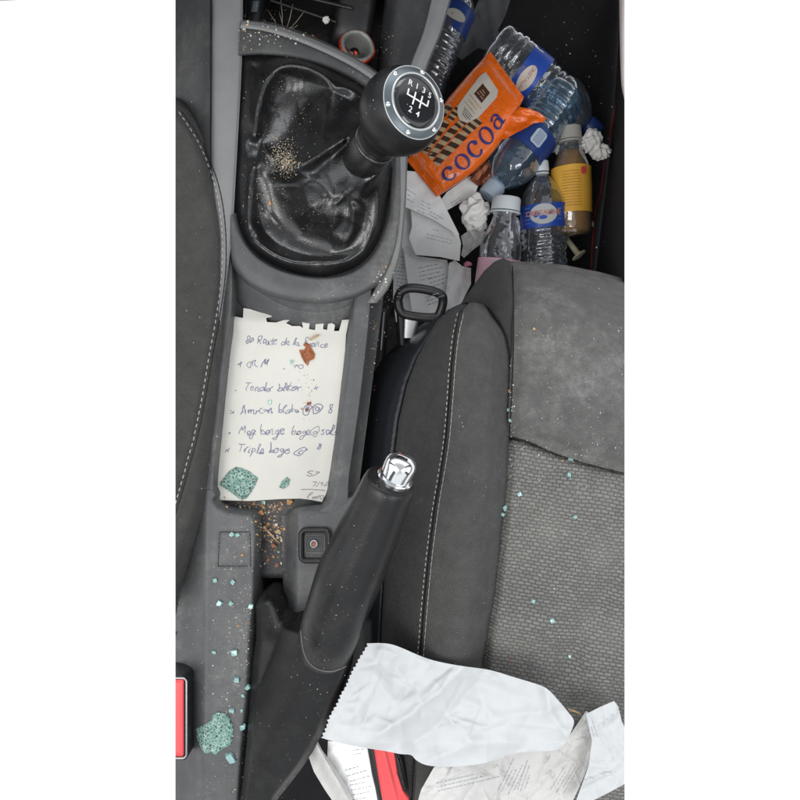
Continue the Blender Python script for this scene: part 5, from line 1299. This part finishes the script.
ar = n.new('ShaderNodeValToRGB'); l.new(am.outputs[0], ar.inputs[0]); ae = ar.color_ramp.elements
ae[0].position = 0; ae[0].color = (1.5, 1.5, 1.5, 1); ae[1].position = 1; ae[1].color = (1.5, 1.5, 1.5, 1)
def azi(deg, v): q = ae.new((deg+180)/360); q.color = (v, v, v, 1)
for d_, v in ((-152, 1.5), (-148, .1), (-132, .1), (-128, .8), (-54, .8), (-50, .1), (-38, .1), (-34, 1.2), (10, 1.2), (13, .1), (27, .1), (30, 1.1), (148, 1.1), (151, .1), (163, .1), (167, 1.5)): azi(d_, v)
zr = n.new('ShaderNodeMapRange'); zr.inputs[1].default_value = 0.02; zr.inputs[2].default_value = 0.12; l.new(sx.outputs['Z'], zr.inputs[0])
z2 = n.new('ShaderNodeMapRange'); z2.inputs[1].default_value = 0.80; z2.inputs[2].default_value = 0.66; l.new(sx.outputs['Z'], z2.inputs[0])
zm = n.new('ShaderNodeMath'); zm.operation = 'MULTIPLY'; l.new(zr.outputs[0], zm.inputs[0]); l.new(z2.outputs[0], zm.inputs[1])
mx = n.new('ShaderNodeMix'); mx.data_type = 'RGBA'; l.new(zm.outputs[0], mx.inputs[0]); mx.inputs[6].default_value = (1, 1, 1, 1); l.new(ar.outputs[0], mx.inputs[7])
mm = n.new('ShaderNodeMix'); mm.data_type = 'RGBA'; mm.blend_type = 'MULTIPLY'; mm.inputs[0].default_value = 1; l.new(cr.outputs[0], mm.inputs[6]); l.new(mx.outputs[2], mm.inputs[7])
l.new(mm.outputs[2], bg.inputs[0]); bg.inputs[1].default_value = 1.0
def area(name, loc, target, sx_, sy_, power, col):
    ld = bpy.data.lights.new(name, 'AREA'); ld.shape = 'RECTANGLE'; ld.size = sx_; ld.size_y = sy_; ld.energy = power; ld.color = col
    o = bpy.data.objects.new(name, ld); COL.objects.link(o); o.location = loc
    o.rotation_euler = (Vector(target)-Vector(loc)).to_track_quat('-Z', 'Y').to_euler(); return o
area('side_window_light', (-.50, -.32, 1.02), (.05, .1, -.1), .7, .5, 6.0, (1, .985, .96))
area('passenger_side_light', (.50, -.42, 1.0), (.05, .15, -.15), .6, .45, 4.3, (.97, .985, 1))  # added fill, brightens the footwell receipts and right-hand edges
area('windscreen_light', (.05, .95, .65), (0, .1, 0), .9, .35, 3, (.95, .98, 1))
sc.view_settings.view_transform = 'Standard'; sc.view_settings.look = 'None'; sc.view_settings.exposure = 0.22; sc.view_settings.gamma = 1
sc.render.engine = 'CYCLES'
sc.cycles.max_bounces = 8; sc.cycles.transparent_max_bounces = 24
sc.render.resolution_x = 1024; sc.render.resolution_y = 1024
